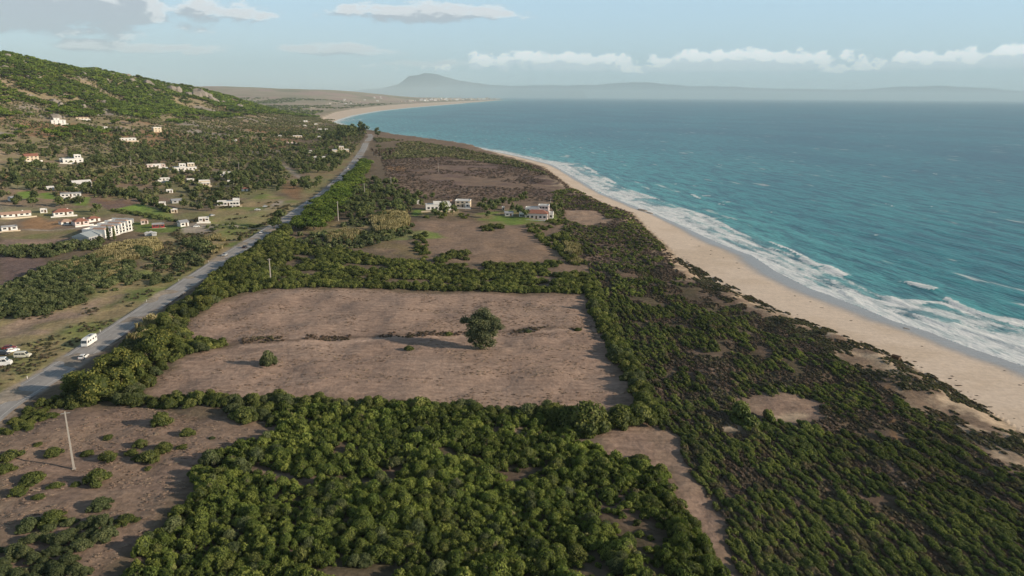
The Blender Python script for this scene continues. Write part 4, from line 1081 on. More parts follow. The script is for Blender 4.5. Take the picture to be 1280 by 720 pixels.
CONI = Tree('dark_conifer', [crown_geo(560 + i, rounded(560 + i, 4.2, 1.5, 13, 11), 260, 1.5, ICO1) for i in range(5)],
            [trunk_geo(580 + i, 7, 0.35, 4, 1.6) for i in range(3)], F_DARK, BARK)
BROWN = Tree('bare_poplar', [crown_geo(600 + i, rounded(600 + i, 2.6, 1.0, 11, 9), 200, 1.1, ICO1, core_k=.55) for i in range(4)],
             [trunk_geo(620 + i, 7, 0.25, 5, 1.6) for i in range(3)], F_DRY, BARK_PALE)
CYPR = Tree('cypress', [crown_geo(640 + i, [(0, 0, 1.6, .9, .9, 1.4), (0, 0, 3.6, .85, .85, 1.8), (0.05, 0, 5.8, .62, .62, 1.8), (0, 0, 7.6, .35, .35, 1.3)], 420, 0.45, ICO2) for i in range(2)],
            [trunk_geo(650, 1.2, 0.2, 0, 1)], F_DARK, BARK)

def world_cells(x0, x1, y0, y1, sp, seed): return cells([(x0, y0), (x1, y0), (x1, y1), (x0, y1)], sp, world=True, seed=seed)
def hill_u(x, y):
    fx = np.interp(y, FOOT_Y, FOOT_X); tx = np.interp(y, RTOP_Y, RTOP_X); return (fx - x) / (fx - tx)
HOUSE_SPOTS = []            # filled by the buildings part: (x, y, radius) to keep clear
def keep_clear(x, y):
    k = np.ones(len(x), bool)
    for (hx, hy, hr) in HOUSE_SPOTS:
        # keep the house and the line of sight just in front of it open
        dx, dy = x - hx, y - hy; l = math.hypot(hx, hy); ax, ay = -hx / l, -hy / l
        s = dx * ax + dy * ay; q = np.abs(-dx * ay + dy * ax)
        k &= ~((q < hr + .6) & (s > -hr) & (s < hr * .9 + 3))
    return k
# ------------------------------------------------------------------ houses
def wallmat(name, c): return plain(name, c, 0.85, 0.10, 0.7)
W_WHITE = wallmat('white_render', (0.80, 0.78, 0.74)); W_CREAM = wallmat('cream_render', (0.66, 0.56, 0.42)); W_PINK = wallmat('pinkish_render', (0.74, 0.62, 0.58))
W_GREY = wallmat('grey_render', (0.42, 0.42, 0.42)); W_BROWN = wallmat('brown_stone', (0.24, 0.17, 0.12)); W_RED = wallmat('red_paint', (0.36, 0.045, 0.055))
R_RED = plain('clay_tiles', (0.31, 0.14, 0.10), 0.85, 0.25, 2.5); R_TERRA = plain('old_clay_tiles', (0.44, 0.29, 0.22), 0.85, 0.25, 2.5); R_WHITE = plain('white_roof', (0.74, 0.72, 0.69), 0.8, 0.12, 0.6)
R_GREY = plain('grey_sheet_roof', (0.33, 0.34, 0.36), 0.6, 0.2, 1.0); PANE = plain('window_glass', (0.035, 0.042, 0.05), 0.15, 0.2, 0.5, spec=0.6); TERR = plain('terrace_paving', (0.42, 0.37, 0.31), 0.85, 0.2, 0.8)
WOOD = plain('dark_wood', (0.10, 0.06, 0.035), 0.7, 0.2, 2.0)
BLUEGL = plain('pale_blue_glass_roof', (0.38, 0.42, 0.43), 0.25, 0.15, 0.5, spec=0.5)

def box_me(name, x0, x1, y0, y1, z0, z1, mat, bev=0.0):
    b = bmesh.new(); bmesh.ops.create_cube(b, size=1.0)
    for v in b.verts: v.co = Vector(((x0 + x1) / 2 + v.co.x * (x1 - x0), (y0 + y1) / 2 + v.co.y * (y1 - y0), (z0 + z1) / 2 + v.co.z * (z1 - z0)))
    if bev: bmesh.ops.bevel(b, geom=list(b.edges), offset=bev, segments=1, affect='EDGES')
    me = bpy.data.meshes.new(name); b.to_mesh(me); b.free(); me.materials.append(mat); return me
def roof_me(name, kind, x0, x1, y0, y1, z, rise, mat, over=0.35):
    b = bmesh.new()
    if kind == 'flat':                           # a parapet round a sunk roof deck
        o, w = 0.06, 0.28; zt = z + rise
        def ring(a, zz): return [b.verts.new(p) for p in ((x0 - a, y0 - a, zz), (x1 + a, y0 - a, zz), (x1 + a, y1 + a, zz), (x0 - a, y1 + a, zz))]
        r = [ring(o, z), ring(o, zt), ring(-w, zt), ring(-w, z + 0.05)]
        for q in range(3):
            for i in range(4): b.faces.new((r[q][i], r[q][(i + 1) % 4], r[q + 1][(i + 1) % 4], r[q + 1][i]))
        b.faces.new(r[3]); b.faces.new(r[0][::-1])
    else:
        X0, X1, Y0, Y1 = x0 - over, x1 + over, y0 - over, y1 + over
        lo = [b.verts.new(p) for p in ((X0, Y0, z), (X1, Y0, z), (X1, Y1, z), (X0, Y1, z))]
        mid = [b.verts.new((v.co.x, v.co.y, z + 0.18)) for v in lo]
        ins = min((X1 - X0), (Y1 - Y0)) * 0.5 if kind == 'hip' else 0.0
        if X1 - X0 >= Y1 - Y0: a, c = (X0 + ins, (Y0 + Y1) / 2), (X1 - ins, (Y0 + Y1) / 2); lng = True
        else: a, c = ((X0 + X1) / 2, Y0 + ins), ((X0 + X1) / 2, Y1 - ins); lng = False
        if (a[0] - c[0]) ** 2 + (a[1] - c[1]) ** 2 < 0.04: c = (a[0] + 0.2, a[1] + 0.0) if lng else (a[0], a[1] + 0.2)
        A = b.verts.new((*a, z + rise)); B = b.verts.new((*c, z + rise))
        for i in range(4): b.faces.new((lo[i], lo[(i + 1) % 4], mid[(i + 1) % 4], mid[i]))
        b.faces.new(lo[::-1])
        if lng:
            b.faces.new((mid[0], mid[1], B, A)); b.faces.new((mid[2], mid[3], A, B)); b.faces.new((mid[1], mid[2], B)); b.faces.new((mid[3], mid[0], A))
        else:
            b.faces.new((mid[1], mid[2], B, A)); b.faces.new((mid[3], mid[0], A, B)); b.faces.new((mid[0], mid[1], A)); b.faces.new((mid[2], mid[3], B))
    bmesh.ops.recalc_face_normals(b, faces=b.faces)
    me = bpy.data.meshes.new(name); b.to_mesh(me); b.free(); me.materials.append(mat); return me
def opening(root, name, face, u, z, w, h, ext, mat):
    x0, x1, y0, y1 = ext; e = 0.05
    if face == 'front': me = box_me(name, u - w / 2, u + w / 2, y0 - e, y0 + 0.1, z, z + h, mat)
    elif face == 'right': me = box_me(name, x1 - 0.1, x1 + e, u - w / 2, u + w / 2, z, z + h, mat)
    else: me = box_me(name, x0 - e, x0 + 0.1, u - w / 2, u + w / 2, z, z + h, mat)
    link(name, me, root)
def block(root, x0, x1, y0, y1, z0, h, wall, roof, rk, wins=2, door=True, rise=None):
    link('wall', box_me('wall', x0, x1, y0, y1, z0, z0 + h, wall), root)
    rise = rise if rise is not None else (0.55 if rk == 'flat' else 0.30 * min(x1 - x0, y1 - y0))
    rf = link('roof', roof_me('roof', rk, x0, x1, y0, y1, z0 + h, rise, roof), root)
    ext = (x0, x1, y0, y1); st = max(1, int(round(h / 3.1)))
    for s in range(st):
        zz = z0 + s * h / st + 1.0; wh = min(1.5, h / st * 0.45)
        for i in range(wins):
            u = x0 + (x1 - x0) * (i + 0.7) / (wins + 0.4)
            if door and s == 0 and i == wins // 2: opening(root, 'door', 'front', u, z0 + 0.05 if z0 > 0 else 0.25, 1.2, 2.2, ext, WOOD)
            else: opening(root, 'window', 'front', u, zz, min(1.7, (x1 - x0) / (wins + 1)), wh, ext, PANE)
        for i in range(max(1, wins // 2)):
            opening(root, 'window', 'right', y0 + (y1 - y0) * (i + 0.6) / (max(1, wins // 2) + 0.2), zz, 1.3, wh, ext, PANE)
    return rf
def house(px, py, wpx, hpx, label, rz=0.0, wall=None, roof=None, rk='flat', dr=0.7, wins=2, blocks=(), chimney=False, name='house', clear=True):
    wall = wall or W_WHITE; roof = roof or R_WHITE
    p = g1(px, py); s = mpp(p)
    w = wpx * s * .93; h = max(2.7, hpx * s * 0.82); d = max(5.0, w * dr)
    # push the house back so its front foot, not its middle, stands at the photo point
    v = np.array([p[0], p[1]]) / math.hypot(p[0], p[1]); c = np.array([p[0], p[1]]) + v * d * 0.35
    face = math.atan2(-v[0], v[1]) + rz
    zb = min(float(z_at(c[0], c[1])[0]), float(p[2]))
    root = empty(name, (c[0], c[1], zb), face, label, 'house')
    base = -1.5
    link('wall', box_me('foundation', -w / 2 + .03, w / 2 - .03, -d / 2 + .03, d / 2 - .03, base, 0.0, wall), root).name = 'foundation'
    if wins >= 3:
        link('terrace', box_me('terrace', -w * .46, w * .46, -d / 2 - min(4.5, w * .25), -d / 2 - 0.02, -.9, 0.12, R_TERRA if int(px) % 3 == 0 else TERR), root)
        link('garden_wall', box_me('garden_wall', -w * .70, w * .62, -d / 2 - min(4.5, w * .25) - 3.2, -d / 2 - min(4.5, w * .25) - 2.9, -1.6, 0.75, W_WHITE if int(px) % 2 else W_CREAM), root)
    rf = block(root, -w / 2, w / 2, -d / 2, d / 2, 0.0, h - (0.5 if rk == 'flat' else 0.12 * d), wall, roof, rk, wins)
    for (fx0, fx1, fy0, fy1, fz0, fh, wm, rm, rkk, ww) in blocks:      # fractions of the main block
        block(root, fx0 * w, fx1 * w, fy0 * d, fy1 * d, fz0 * h, fh * h, wm, rm, rkk, ww, door=False)
    if chimney: link('chimney', box_me('chimney', w * .22, w * .22 + .8, -.4, .4, h - 0.8, h + 1.3, wall), rf)
    if clear: HOUSE_SPOTS.append((c[0], c[1], w * 0.55))
    return root
H = house
H(73, 155, 17, 6, 'white flat-roofed house highest on the slope, alone among dark trees', 0.1, wins=3, blocks=[(-.3, .1, -.3, .3, 1.0, .4, W_WHITE, R_WHITE, 'flat', 1)])
H(39, 201, 16, 8.5, 'cream house with a bright red tiled roof on the left slope', 0.25, W_CREAM, R_RED, 'gable', .7, 3, chimney=True)
H(91, 203, 24, 6, 'sprawling white house with a taller right block, right of the red-roofed house', 0.1, wins=4, blocks=[(.08, .42, -.35, .25, 1.0, .75, W_WHITE, R_WHITE, 'flat', 2), (-.62, -.5, -.2, .4, 0, .8, W_WHITE, R_WHITE, 'flat', 1)])
H(158, 176, 24, 4, 'long low white house on the middle slope under the brown clearing', 0.0, wins=5, dr=.35)
H(196, 165, 10, 7, 'cream and white house stepping down the slope right of the long low house', 0.3, W_CREAM, R_WHITE, 'flat', .9, 2)
H(103, 149, 15, 3, 'low yellowish terrace house in the clearing on the upper slope', 0.0, W_CREAM, R_TERRA, 'flat', .4, 3)
H(131, 161, 7, 3, 'small white cottage hidden in trees between the highest house and the brown clearing', 0.0)
H(9, 141, 5, 3, 'tiny white hut beside the pale track at the left picture edge', 0.0)
H(293, 177, 7, 3, 'small white hut far right on the slope below the bright pines', 0.0)
H(195, 209, 22, 4.6, 'low white house with reddish wings left of the big white villa', 0.05, W_WHITE, R_WHITE, 'flat', .4, 4, blocks=[(-.5, -.2, -.56, .5, 0, .75, W_PINK, R_TERRA, 'flat', 1), (.3, .52, -.56, .45, 0, .75, W_PINK, R_TERRA, 'flat', 1)])
H(231, 213, 29, 5.2, 'big white villa with two rooftop rooms in the middle of the village', 0.08, wins=6, dr=.5, blocks=[(-.22, .06, -.1, .4, 1.0, .75, W_WHITE, R_WHITE, 'flat', 2), (.14, .44, -.05, .4, 1.0, .85, W_CREAM, R_WHITE, 'flat', 2)])
H(205, 226, 15, 3.6, 'low white house in trees below the house with reddish wings', 0.0, wins=3, dr=.45)
H(238, 227, 9, 3.6, 'small white house just left of the two-storey cream house', 0.15)
H(256, 232, 14, 8, 'two-storey white and cream house below the big white villa', 0.0, W_CREAM, R_WHITE, 'flat', .6, 3, blocks=[(-.52, .52, -.62, -.5, .45, .14, W_WHITE, R_WHITE, 'flat', 1)])
H(282, 220, 16, 5.5, 'square white house with three windows right of the big white villa', 0.1, wins=3)
H(289, 229, 9, 4, 'little pale house below the square white house', 0.0)
H(306, 239, 7, 3.2, 'small house with a red tiled roof at the right end of the village', 0.2, W_WHITE, R_RED, 'hip', .8, 1)
H(286, 257, 28, 7, 'wide white house with a long dark veranda near the roadside meadow', -.05, wins=7, dr=.4, blocks=[(.2, .5, -.1, .4, 1.0, .3, W_WHITE, R_WHITE, 'flat', 2)])
H(212, 241, 8, 3, 'small white roof among the trees above the green meadow', .1)
H(203, 257, 8, 4, 'small white house at the top right corner of the green meadow', -.1)
H(221, 254, 13, 3, 'long grey-roofed shed in the trees right of the green meadow', .2, W_GREY, R_GREY, 'gable', .5, 2, name='shed')
H(207, 262, 4, 2.4, 'tiny white hut on the right border of the green meadow', 0)
H(218, 266, 8, 2.4, 'low cream hut below the tiny white hut by the meadow', 0, W_CREAM)
H(102, 233, 22, 6.5, 'large white house with a broad pale roof left of the ploughed plot', .2, W_WHITE, R_WHITE, 'gable', .6, 4)
H(63, 238, 8, 4.5, 'small bright white house left of the large pale-roofed house', .15, W_WHITE, R_WHITE, 'gable', .8, 1)
H(89, 246, 24, 5.6, 'grey-white flat house in front of the large pale-roofed house', -.05, W_WHITE, R_GREY, 'flat', .45, 5)
H(18, 251, 11, 4.5, 'grey-roofed house with one white gable by the oval lawn', .5, W_WHITE, R_GREY, 'gable', .7, 2)
H(20, 271, 34, 6, 'long white farmhouse with a faded clay roof at the left picture edge', .12, W_WHITE, R_TERRA, 'gable', .3, 5, chimney=True)
H(79, 269, 23, 7, 'white house with a red roof above the bare orange earth', .1, W_WHITE, R_RED, 'hip', .6, 4, chimney=True)
H(55, 266, 8, 4.5, 'small white cube house left of the red-roofed house above the orange earth', 0)
H(12, 288, 18, 5.6, 'white cabin with a grey roof alone beside the lane at the left edge', .05, W_WHITE, R_GREY, 'flat', .6, 3)
H(83, 281, 15, 4.5, 'leftmost red-roofed cottage of the row behind the hotel', .3, W_WHITE, R_TERRA, 'hip', .7, 2)
H(101, 281, 17, 7, 'tallest red-roofed cottage of the row behind the hotel', .3, W_PINK, R_RED, 'hip', .7, 3, chimney=True)
H(117, 277, 14, 5.5, 'rightmost red-roofed cottage of the row behind the hotel', .3, W_WHITE, R_RED, 'hip', .7, 2)
H(229, 283, 11, 7.5, 'white block house with a grey roof beside the roadside parking', .4, W_WHITE, R_GREY, 'gable', 1.0, 2)
H(198, 284.5, 15, 4, 'red painted beach bar under a pale canopy by the meadow', 0, W_RED, R_GREY, 'flat', .5, 4, name='bar_building')
H(181, 280, 9, 3.2, 'pinkish hut at the left end of the red painted bar', 0, W_PINK, R_TERRA, 'flat', .7, 2)
H(255, 277, 13, 2.0, 'low white roadside hut beyond the parking area', 0, wins=3, dr=.35)
H(399, 199, 19, 3.6, 'long white flat house beside the far bend of the road', 0, wins=4, dr=.6)
H(426, 191, 22, 5, 'cream house cluster with a raised block near the far end of the road', 0, W_CREAM, R_WHITE, 'flat', .6, 5, blocks=[(-.1, .2, -.2, .4, 1.0, .8, W_CREAM, R_WHITE, 'flat', 2), (-.5, -.3, -.6, .3, 0, .6, W_WHITE, R_WHITE, 'flat', 1)])
H(388, 191, 4.5, 3.4, 'small white dome-like hut above the long white flat house', 0)
H(372, 172, 12, 3, 'pale yellow house in trees above the far road', 0, W_CREAM, R_WHITE, 'flat', .5, 3)
H(363, 179, 14, 2.2, 'low reddish shed below the pale yellow house', 0, W_PINK, R_TERRA, 'flat', .4, 3, name='shed')
H(350, 171, 4, 2.4, 'tiny white hut left of the pale yellow house', 0)
for (px, py, w, h, lb) in [(382, 153, 5, 3, 'white house highest on the far spur of the hill'), (381, 158, 4, 2.2, 'white hut directly below the highest house of the far spur'), (395, 156, 4, 2, 'pale hut right of the highest house of the far spur'),
                           (400, 163, 5, 2.6, 'white house midway down the far spur'), (408, 163, 4, 2.4, 'white hut right of the house midway down the far spur'), (408, 169, 5, 2.2, 'lowest white house at the foot of the far spur'), (399, 172, 4, 2, 'small white hut below the trees of the far spur')]:
    H(px, py, w, h, lb, 0, wins=1)
# the estates by the coast
H(548, 262.5, 34, 9, 'long white single-storey house with dark terrace openings behind a lawn', 0.06, wins=6, dr=.35, blocks=[(-.2, .45, -.15, .45, 1.0, .25, W_WHITE, R_WHITE, 'flat', 0)])
H(579, 259, 20, 10.5, 'two-storey cream house right of the long white house', -.12, W_CREAM, R_WHITE, 'flat', .8, 3, blocks=[(-.85, -.52, -.4, .4, 0, .8, W_BROWN, R_TERRA, 'flat', 1), (.2, .5, -.62, -.5, 0, .55, W_WHITE, R_WHITE, 'flat', 1)])
H(522, 255, 12, 3.4, 'small white garden house at the left end of the coastal lawn', 0, wins=2)
H(671, 273.5, 30, 10.5, 'large pinkish white villa with red tile eaves and stepped upper floors near the beach', -.1, W_PINK, R_RED, 'hip', .5, 5,
  blocks=[(-.56, .1, .55, 1.3, 0, 1.35, W_WHITE, R_WHITE, 'flat', 3), (.02, .5, .6, 1.5, 0, 1.7, W_PINK, R_WHITE, 'flat', 3), (-.80, -.56, .1, .8, 0, .75, W_WHITE, R_WHITE, 'flat', 2), (.53, .72, .1, .8, 0, .8, W_WHITE, R_WHITE, 'flat', 1)])
H(629, 263, 3.2, 4.6, 'tiny white garden kiosk between the long house and the stepped villa', 0, wins=1)
H(636, 270, 11, 4.5, 'grey shed left of the stepped pinkish villa', .1, W_GREY, R_GREY, 'gable', .6, 2, name='shed')

# the stepped hotel: a row of red-roofed units climbing away from a glazed hall
pa, pb = g1(132, 298), g1(168, 288.5)
ax = np.array([pb[0] - pa[0], pb[1] - pa[1]]); LN = float(np.linalg.norm(ax)); ang = math.atan2(ax[1], ax[0])
hot = empty('hotel', (pa[0], pa[1], pa[2]), ang, 'white stepped hotel with red roof panels and two dark cypresses before it', 'hotel')
s_ = mpp(pa); HH = 12.5 * s_
nU = 4; uw = LN / nU; dp = 15.0
for i in range(nU):
    h_ = HH * (0.74 + 0.10 * i) if i < 3 else HH * 1.02
    x0, x1 = i * uw, (i + 1) * uw - 0.06
    link('wall', box_me('wall', x0, x1, 0.0 + 0.4 * i, dp, -2.0, h_, W_WHITE), hot)
    link('roof', roof_me('roof', 'flat', x0 + .03, x1 - .03, 0.03 + .4 * i, dp - .03, h_, 0.7, R_WHITE), hot)
    link('roof', roof_me('roof', 'gable', x0 + uw * .2, x1 - uw * .2, 2.2, dp - 6.0, h_ + 0.1, 1.3, R_TERRA), hot)
    for st in range(3):
        for j in range(2):
            w_ = link('window', box_me('window', x0 + uw * (.14 + .42 * j), x0 + uw * (.40 + .42 * j), .4 * i - .06, .4 * i + .1, 0.8 + st * h_ / 3.1, 0.8 + st * h_ / 3.1 + 1.7, PANE), hot)
        bl = link('balcony', box_me('balcony', x0 + uw * .08, x1 - uw * .08, .4 * i - 1.1, .4 * i - 0.005, 0.45 + st * h_ / 3.1, 0.62 + st * h_ / 3.1, W_WHITE), hot)
    link('partition_wall', box_me('partition_wall', x1 - .05, x1 + .05 + .0, .4 * i - 1.6, dp - .4, h_ - 1.2, h_ + 1.6, W_WHITE), hot)
hall = link('glazed_hall', box_me('glazed_hall', -0.42 * LN, -0.06, 2.0, dp - 2, -2.0, HH * .42, W_GREY), hot)
link('roof', roof_me('roof', 'gable', -0.42 * LN, -0.06, 2.0, dp - 2, HH * .42, 2.4, BLUEGL, over=.2), hall)
for j in range(5): link('window', box_me('window', -0.41 * LN + j * .080 * LN, -0.41 * LN + j * .080 * LN + .058 * LN, 1.94, 2.1, .8, HH * .30, PANE), hall)
HOUSE_SPOTS.append((pa[0] + ax[0] * .3, pa[1] + ax[1] * .3, LN * .55))
for (px, py, lb, s) in [(136, 300, 'left of two dark cypresses in front of the stepped hotel', 1.0), (143.5, 300.5, 'right and slimmer of two dark cypresses in front of the stepped hotel', 1.0)]:
    CYPR.put(g1(px, py), s, lb)
# small tents and a low wall by the meadow
TENT = plain('tent_canvas', (0.55, 0.55, 0.55), 0.8, 0.12, 1.0)
for (px, py, w, lb) in [(184, 294.5, 4.5, 'left of three pale canvas tents on the grass below the red bar'), (188.5, 294, 5.5, 'middle and tallest of three pale canvas tents on the grass'), (193, 294.5, 4.5, 'right of three pale canvas tents on the grass below the red bar')]:
    p = g1(px, py); s = mpp(p); tt_ = empty('tent', p, 0.3, lb, 'tent'); w = w * s
    link('canvas', roof_me('canvas', 'hip', -w / 2, w / 2, -w / 2, w / 2, 1.6, w * .42, TENT), tt_)
    link('side_panel', box_me('side_panel', -w / 2, w / 2, -w / 2, w / 2, 0, 1.58, TENT), tt_)

# the far town, the farms of the far plain and the island
TOWN = [wallmat('town_white', (0.84, 0.82, 0.78)), wallmat('town_sand', (0.66, 0.56, 0.45)), wallmat('town_grey', (0.55, 0.52, 0.50))]
rs = np.random.RandomState(77)
tb = []
for m_ in TOWN:
    for k in range(2):
        b = bmesh.new(); bmesh.ops.create_cube(b, size=1.0); bmesh.ops.translate(b, verts=b.verts, vec=(0, 0, .5))
        top = max(b.faces, key=lambda f: f.calc_center_median().z); r_ = bmesh.ops.inset_region(b, faces=[top], thickness=.08); 
        bmesh.ops.translate(b, verts=list(top.verts), vec=(0, 0, -.05 if k else .12))
        me = bpy.data.meshes.new('town_building'); b.to_mesh(me); b.free(); me.materials.append(m_); tb.append(me)
for i in range(150):
    px = 486 + 144 * rs.beta(2.2, 1.6); lo_ = np.interp(px, [486, 540, 600, 632], [129.2, 126.2, 124.9, 124.2])
    p = g1(px, lo_ - rs.rand() * np.interp(px, [486, 540, 590, 632], [1.2, 2.2, 1.4, .4])); s = mpp(p)
    o = link('town_building', tb[i % 6]); o.location = (p[0], p[1], p[2] - 5); o.scale = (s * rs.uniform(1.2, 3.4), s * 1.4, s * rs.uniform(.8, 1.9) + 5); o.rotation_euler = (0, 0, rs.uniform(-.3, .3))
    tag(o, 'tiny pale building of the white town at the far end of the bay', 'building', 'pale buildings of the far town')
for i in range(26):
    px, py = rs.uniform(372, 482), 0; py = np.interp(px, [372, 402, 440, 482], [142, 139, 131, 127]) - rs.uniform(1, 9)
    p = g1(px, max(py, 121.5)); s = mpp(p)
    o = link('farm_building', tb[i % 4]); o.location = (p[0], p[1], p[2] - 3); o.scale = (s * rs.uniform(1.2, 3), s * 1.2, s * rs.uniform(.6, 1.1) + 3)
    tag(o, 'tiny pale farm building on the hazy plain behind the far beach', 'building', 'farm buildings of the far plain')
# ------------------------------------------------------------------ pines and scrub of the hill
x, y = world_cells(-1500, -380, 820, 2850, 8.0, 41)
u_ = hill_u(x, y); n1 = fbm(x, y, 110, 4, seed=141); n2 = fbm(x, y, 38, 3, seed=142)
k = (u_ > 0.36) & (u_ < 1.12) & (n1 * .5 + n2 * .5 + 0.14 * sstep(.36, .6, u_) > .585) & keep_clear(x, y)
x, y = x[k], y[k]; z = z_at(x, y); k = in_view(x, y, z); x, y, z = x[k], y[k], z[k]
sc = 0.75 + 0.75 * np.random.RandomState(9).rand(len(x)) ** 1.3
m = split_largest(x, y, z, sc * 4.5, sc * 5, 290)
for i in np.nonzero(m)[0]:
    PINE.put((x[i], y[i], z[i]), sc[i], 'bright green umbrella-shaped pine on the near part of the wooded hillside', 'tree', 'umbrella pines on the hillside', sz=sc[i] * .95)
PW = [crown_geo(660 + i, umbrella(660 + i, 4.6, 3.4, 2.6, 4), 60, 2.0, ICO1) for i in range(6)]
n = np.nonzero(~m)[0]
tag(link('pine_woods', merge('pine_woods', PW, np.arange(len(n)) % 6, np.stack([x[n], y[n], z[n]], 1), np.stack([sc[n]] * 3, 1), rng.rand(len(n)) * 6.28, [F_PINE])), kind='stuff')
def mass(name, mat, T_, x, y, r, h, sink=0.15, stretch=None):
    z = z_at(x, y); k = in_view(x, y, z, 40) & (z > 0.6)
    x, y, z, r, h = x[k], y[k], z[k], np.broadcast_to(r, len(k))[k], np.broadcast_to(h, len(k))[k]
    S_ = np.stack([r, r, h], 1)
    tag(link(name, merge(name, T_, np.arange(len(x)) % len(T_), np.stack([x, y, z - sink], 1), S_, np.random.RandomState(len(x)).rand(len(x)) * 6.28, [mat])), kind='stuff')
x, y = world_cells(-1400, -230, 560, 2850, 5.2, 42)
u_ = hill_u(x, y); n1 = fbm(x, y, 70, 4, seed=143); n2 = fbm(x, y, 20, 3, seed=144); q = np.random.RandomState(42).rand(len(x))
px, py, w_ = photo_xy(x, y, z_at(x, y))
k = (u_ > -0.12) & (u_ < 1.1) & (n1 * .35 + n2 * .5 + .15 * q > .50) & keep_clear(x, y) & off_road(x, y, 12)
VF = [[(100, 255), (112, 246), (165, 251), (215, 267), (222, 280), (160, 276), (135, 266)], [(20, 239), (68, 240), (68, 250), (20, 250)], [(26, 287), (28, 275), (45, 269), (95, 271), (85, 281)], [(0, 290), (90, 285), (200, 292), (230, 290), (270, 268), (360, 250), (376, 258), (345, 286), (270, 284), (0, 330)],
      [(0, 283), (60, 282), (100, 279), (160, 268), (162, 274), (100, 288), (0, 293)], [(345, 203), (355, 202), (385, 225), (376, 230)]]
k &= not_in(x, y, VF)
mass('hill_scrub', F_HILL, T_SPECK, x[k], y[k], 1.3 + 1.7 * q[k] ** 1.5, 1.0 + 2.2 * q[k] ** 2)

# ------------------------------------------------------------------ trees of the village
VILL = [(0, 185), (120, 165), (330, 168), (420, 165), (440, 200), (405, 235), (330, 240), (262, 265), (180, 282), (0, 296)]
x, y = cells(VILL, 12.0, seed=51)
n1 = fbm(x, y, 60, 3, seed=151); q = np.random.RandomState(51).rand(len(x))
k = (n1 + .25 * (q - .5) > .47) & keep_clear(x, y) & off_road(x, y, 14) & not_in(x, y, VF)
x, y, q = x[k], y[k], q[k]; z = z_at(x, y); s = .6 + .75 * q
m = split_largest(x, y, z, s * 3.2, s * 6, 330)
flip = np.random.RandomState(52).rand(len(x)) < .62
for i in np.nonzero(m)[0]:
    if flip[i]: GARD.put((x[i], y[i], z[i]), s[i], 'dark green rounded tree standing among the white houses of the village slope', 'tree', 'dark trees of the village slope')
    else: OLIV.put((x[i], y[i], z[i]), s[i], 'grey-green spreading tree standing among the white houses of the village slope', 'tree', 'grey-green trees of the village slope')
n = np.nonzero(~m)[0]
if len(n): mass('village_woods', F_DARK, [crown_geo(670 + i, rounded(670 + i, 3.2, .6, 6.2, 5), 70, 1.7, ICO1) for i in range(4)], x[n], y[n], s[n], s[n])
# a dark hedge along the top of the meadow
x, y = cells([(110, 242), (165, 247), (200, 262), (212, 268), (214, 264), (180, 252), (165, 243), (112, 239)], 3.6, seed=53)
mass('meadow_hedgerow', F_DARK, T_FAR, x, y, 2.6, 3.4)
x, y = cells([(140, 265), (160, 268), (210, 276), (230, 282), (230, 279), (205, 272), (160, 264), (140, 262)], 3.4, seed=54)
mass('meadow_hedgerow', F_DARK, T_FAR, x, y, 2.0, 1.8)

# ------------------------------------------------------------------ left of the road
BELT = [(0, 360), (45, 341), (62, 334), (128, 318), (165, 332), (168, 352), (122, 362), (100, 380), (40, 398), (0, 404)]
bl = Patch()
x, y, r, h = strip(BELT, 3.3, (1.6, 3.4), (1.6, 3.8), 351)
k = fbm(x, y, 18, 3, seed=351) > .36; bl.add(x[k], y[k], r[k], h[k])
bl.add(*strip([(165, 345), (190, 322), (258, 318), (272, 330), (236, 350), (178, 360)], 4.0, (1.4, 2.9), (1.2, 2.8), 352, keep=.6))
bl.add(*strip([(0, 311), (60, 309), (110, 300), (133, 299), (120, 312), (70, 321), (0, 323)], 3.6, (1.8, 3.2), (1.8, 3.6), 353, keep=.9))
bl.add(*strip([(228, 302), (252, 299), (268, 310), (262, 318), (240, 312)], 3.4, (2.0, 3.2), (1.8, 3.2), 354, keep=.9))
bl.add(*strip([(245, 282), (300, 280), (342, 280), (338, 288), (300, 286), (262, 290)], 4.2, (1.2, 2.4), (1.0, 2.0), 355, keep=.55))
bl.add(*strip([(170, 315), (185, 312), (188, 320), (172, 322)], 3.0, (2, 3.2), (2.5, 4), 356))
bl.add(*strip([(120, 352), (160, 345), (168, 358), (130, 372)], 4.0, (1.4, 2.6), (1.0, 2.2), 357, keep=.6))
X_, Y_, Z_, R_, H_ = bl.get()
m = split_largest(X_, Y_, Z_, R_, H_, 300)
GMm = [geo_mesh('belt_shrub', g, [F_GREY]) for g in T_MID]
place_individuals('belt_shrub', GMm, X_[m], Y_[m], Z_[m], R_[m], H_[m], 'grey-green rounded shrub in the belt of bushes on the grassland left of the road', 'shrub', 'shrubs of the belt left of the road')
if (~m).any(): mass('belt_undergrowth', F_GREY, T_FAR, X_[~m], Y_[~m], R_[~m], H_[~m])
def reed_geo(seed):
    rs = np.random.RandomState(seed); g = Geo(); n = 70
    a = rs.rand(n) * 6.28; rr = np.sqrt(rs.rand(n)); bx, by = rr * np.cos(a), rr * np.sin(a); hh = rs.uniform(.6, 1.0, n); w = .06
    tx, ty = bx + rs.normal(size=n) * .18 - .1, by + rs.normal(size=n) * .18
    t_ = rs.rand(n) * 6.28
    V = np.stack([np.stack([bx - w * np.cos(t_), by - w * np.sin(t_), 0 * hh], 1), np.stack([bx + w * np.cos(t_), by + w * np.sin(t_), 0 * hh], 1), np.stack([tx + w * 1.6 * np.cos(t_), ty + w * 1.6 * np.sin(t_), hh], 1), np.stack([tx - w * 1.6 * np.cos(t_), ty - w * 1.6 * np.sin(t_), hh], 1)], 1).reshape(-1, 3)
    g.add(V, np.arange(4 * n).reshape(n, 4), np.repeat(.3 + .7 * rs.rand(n), 4)); return g.done()
T_REED = [reed_geo(690 + i) for i in range(5)]
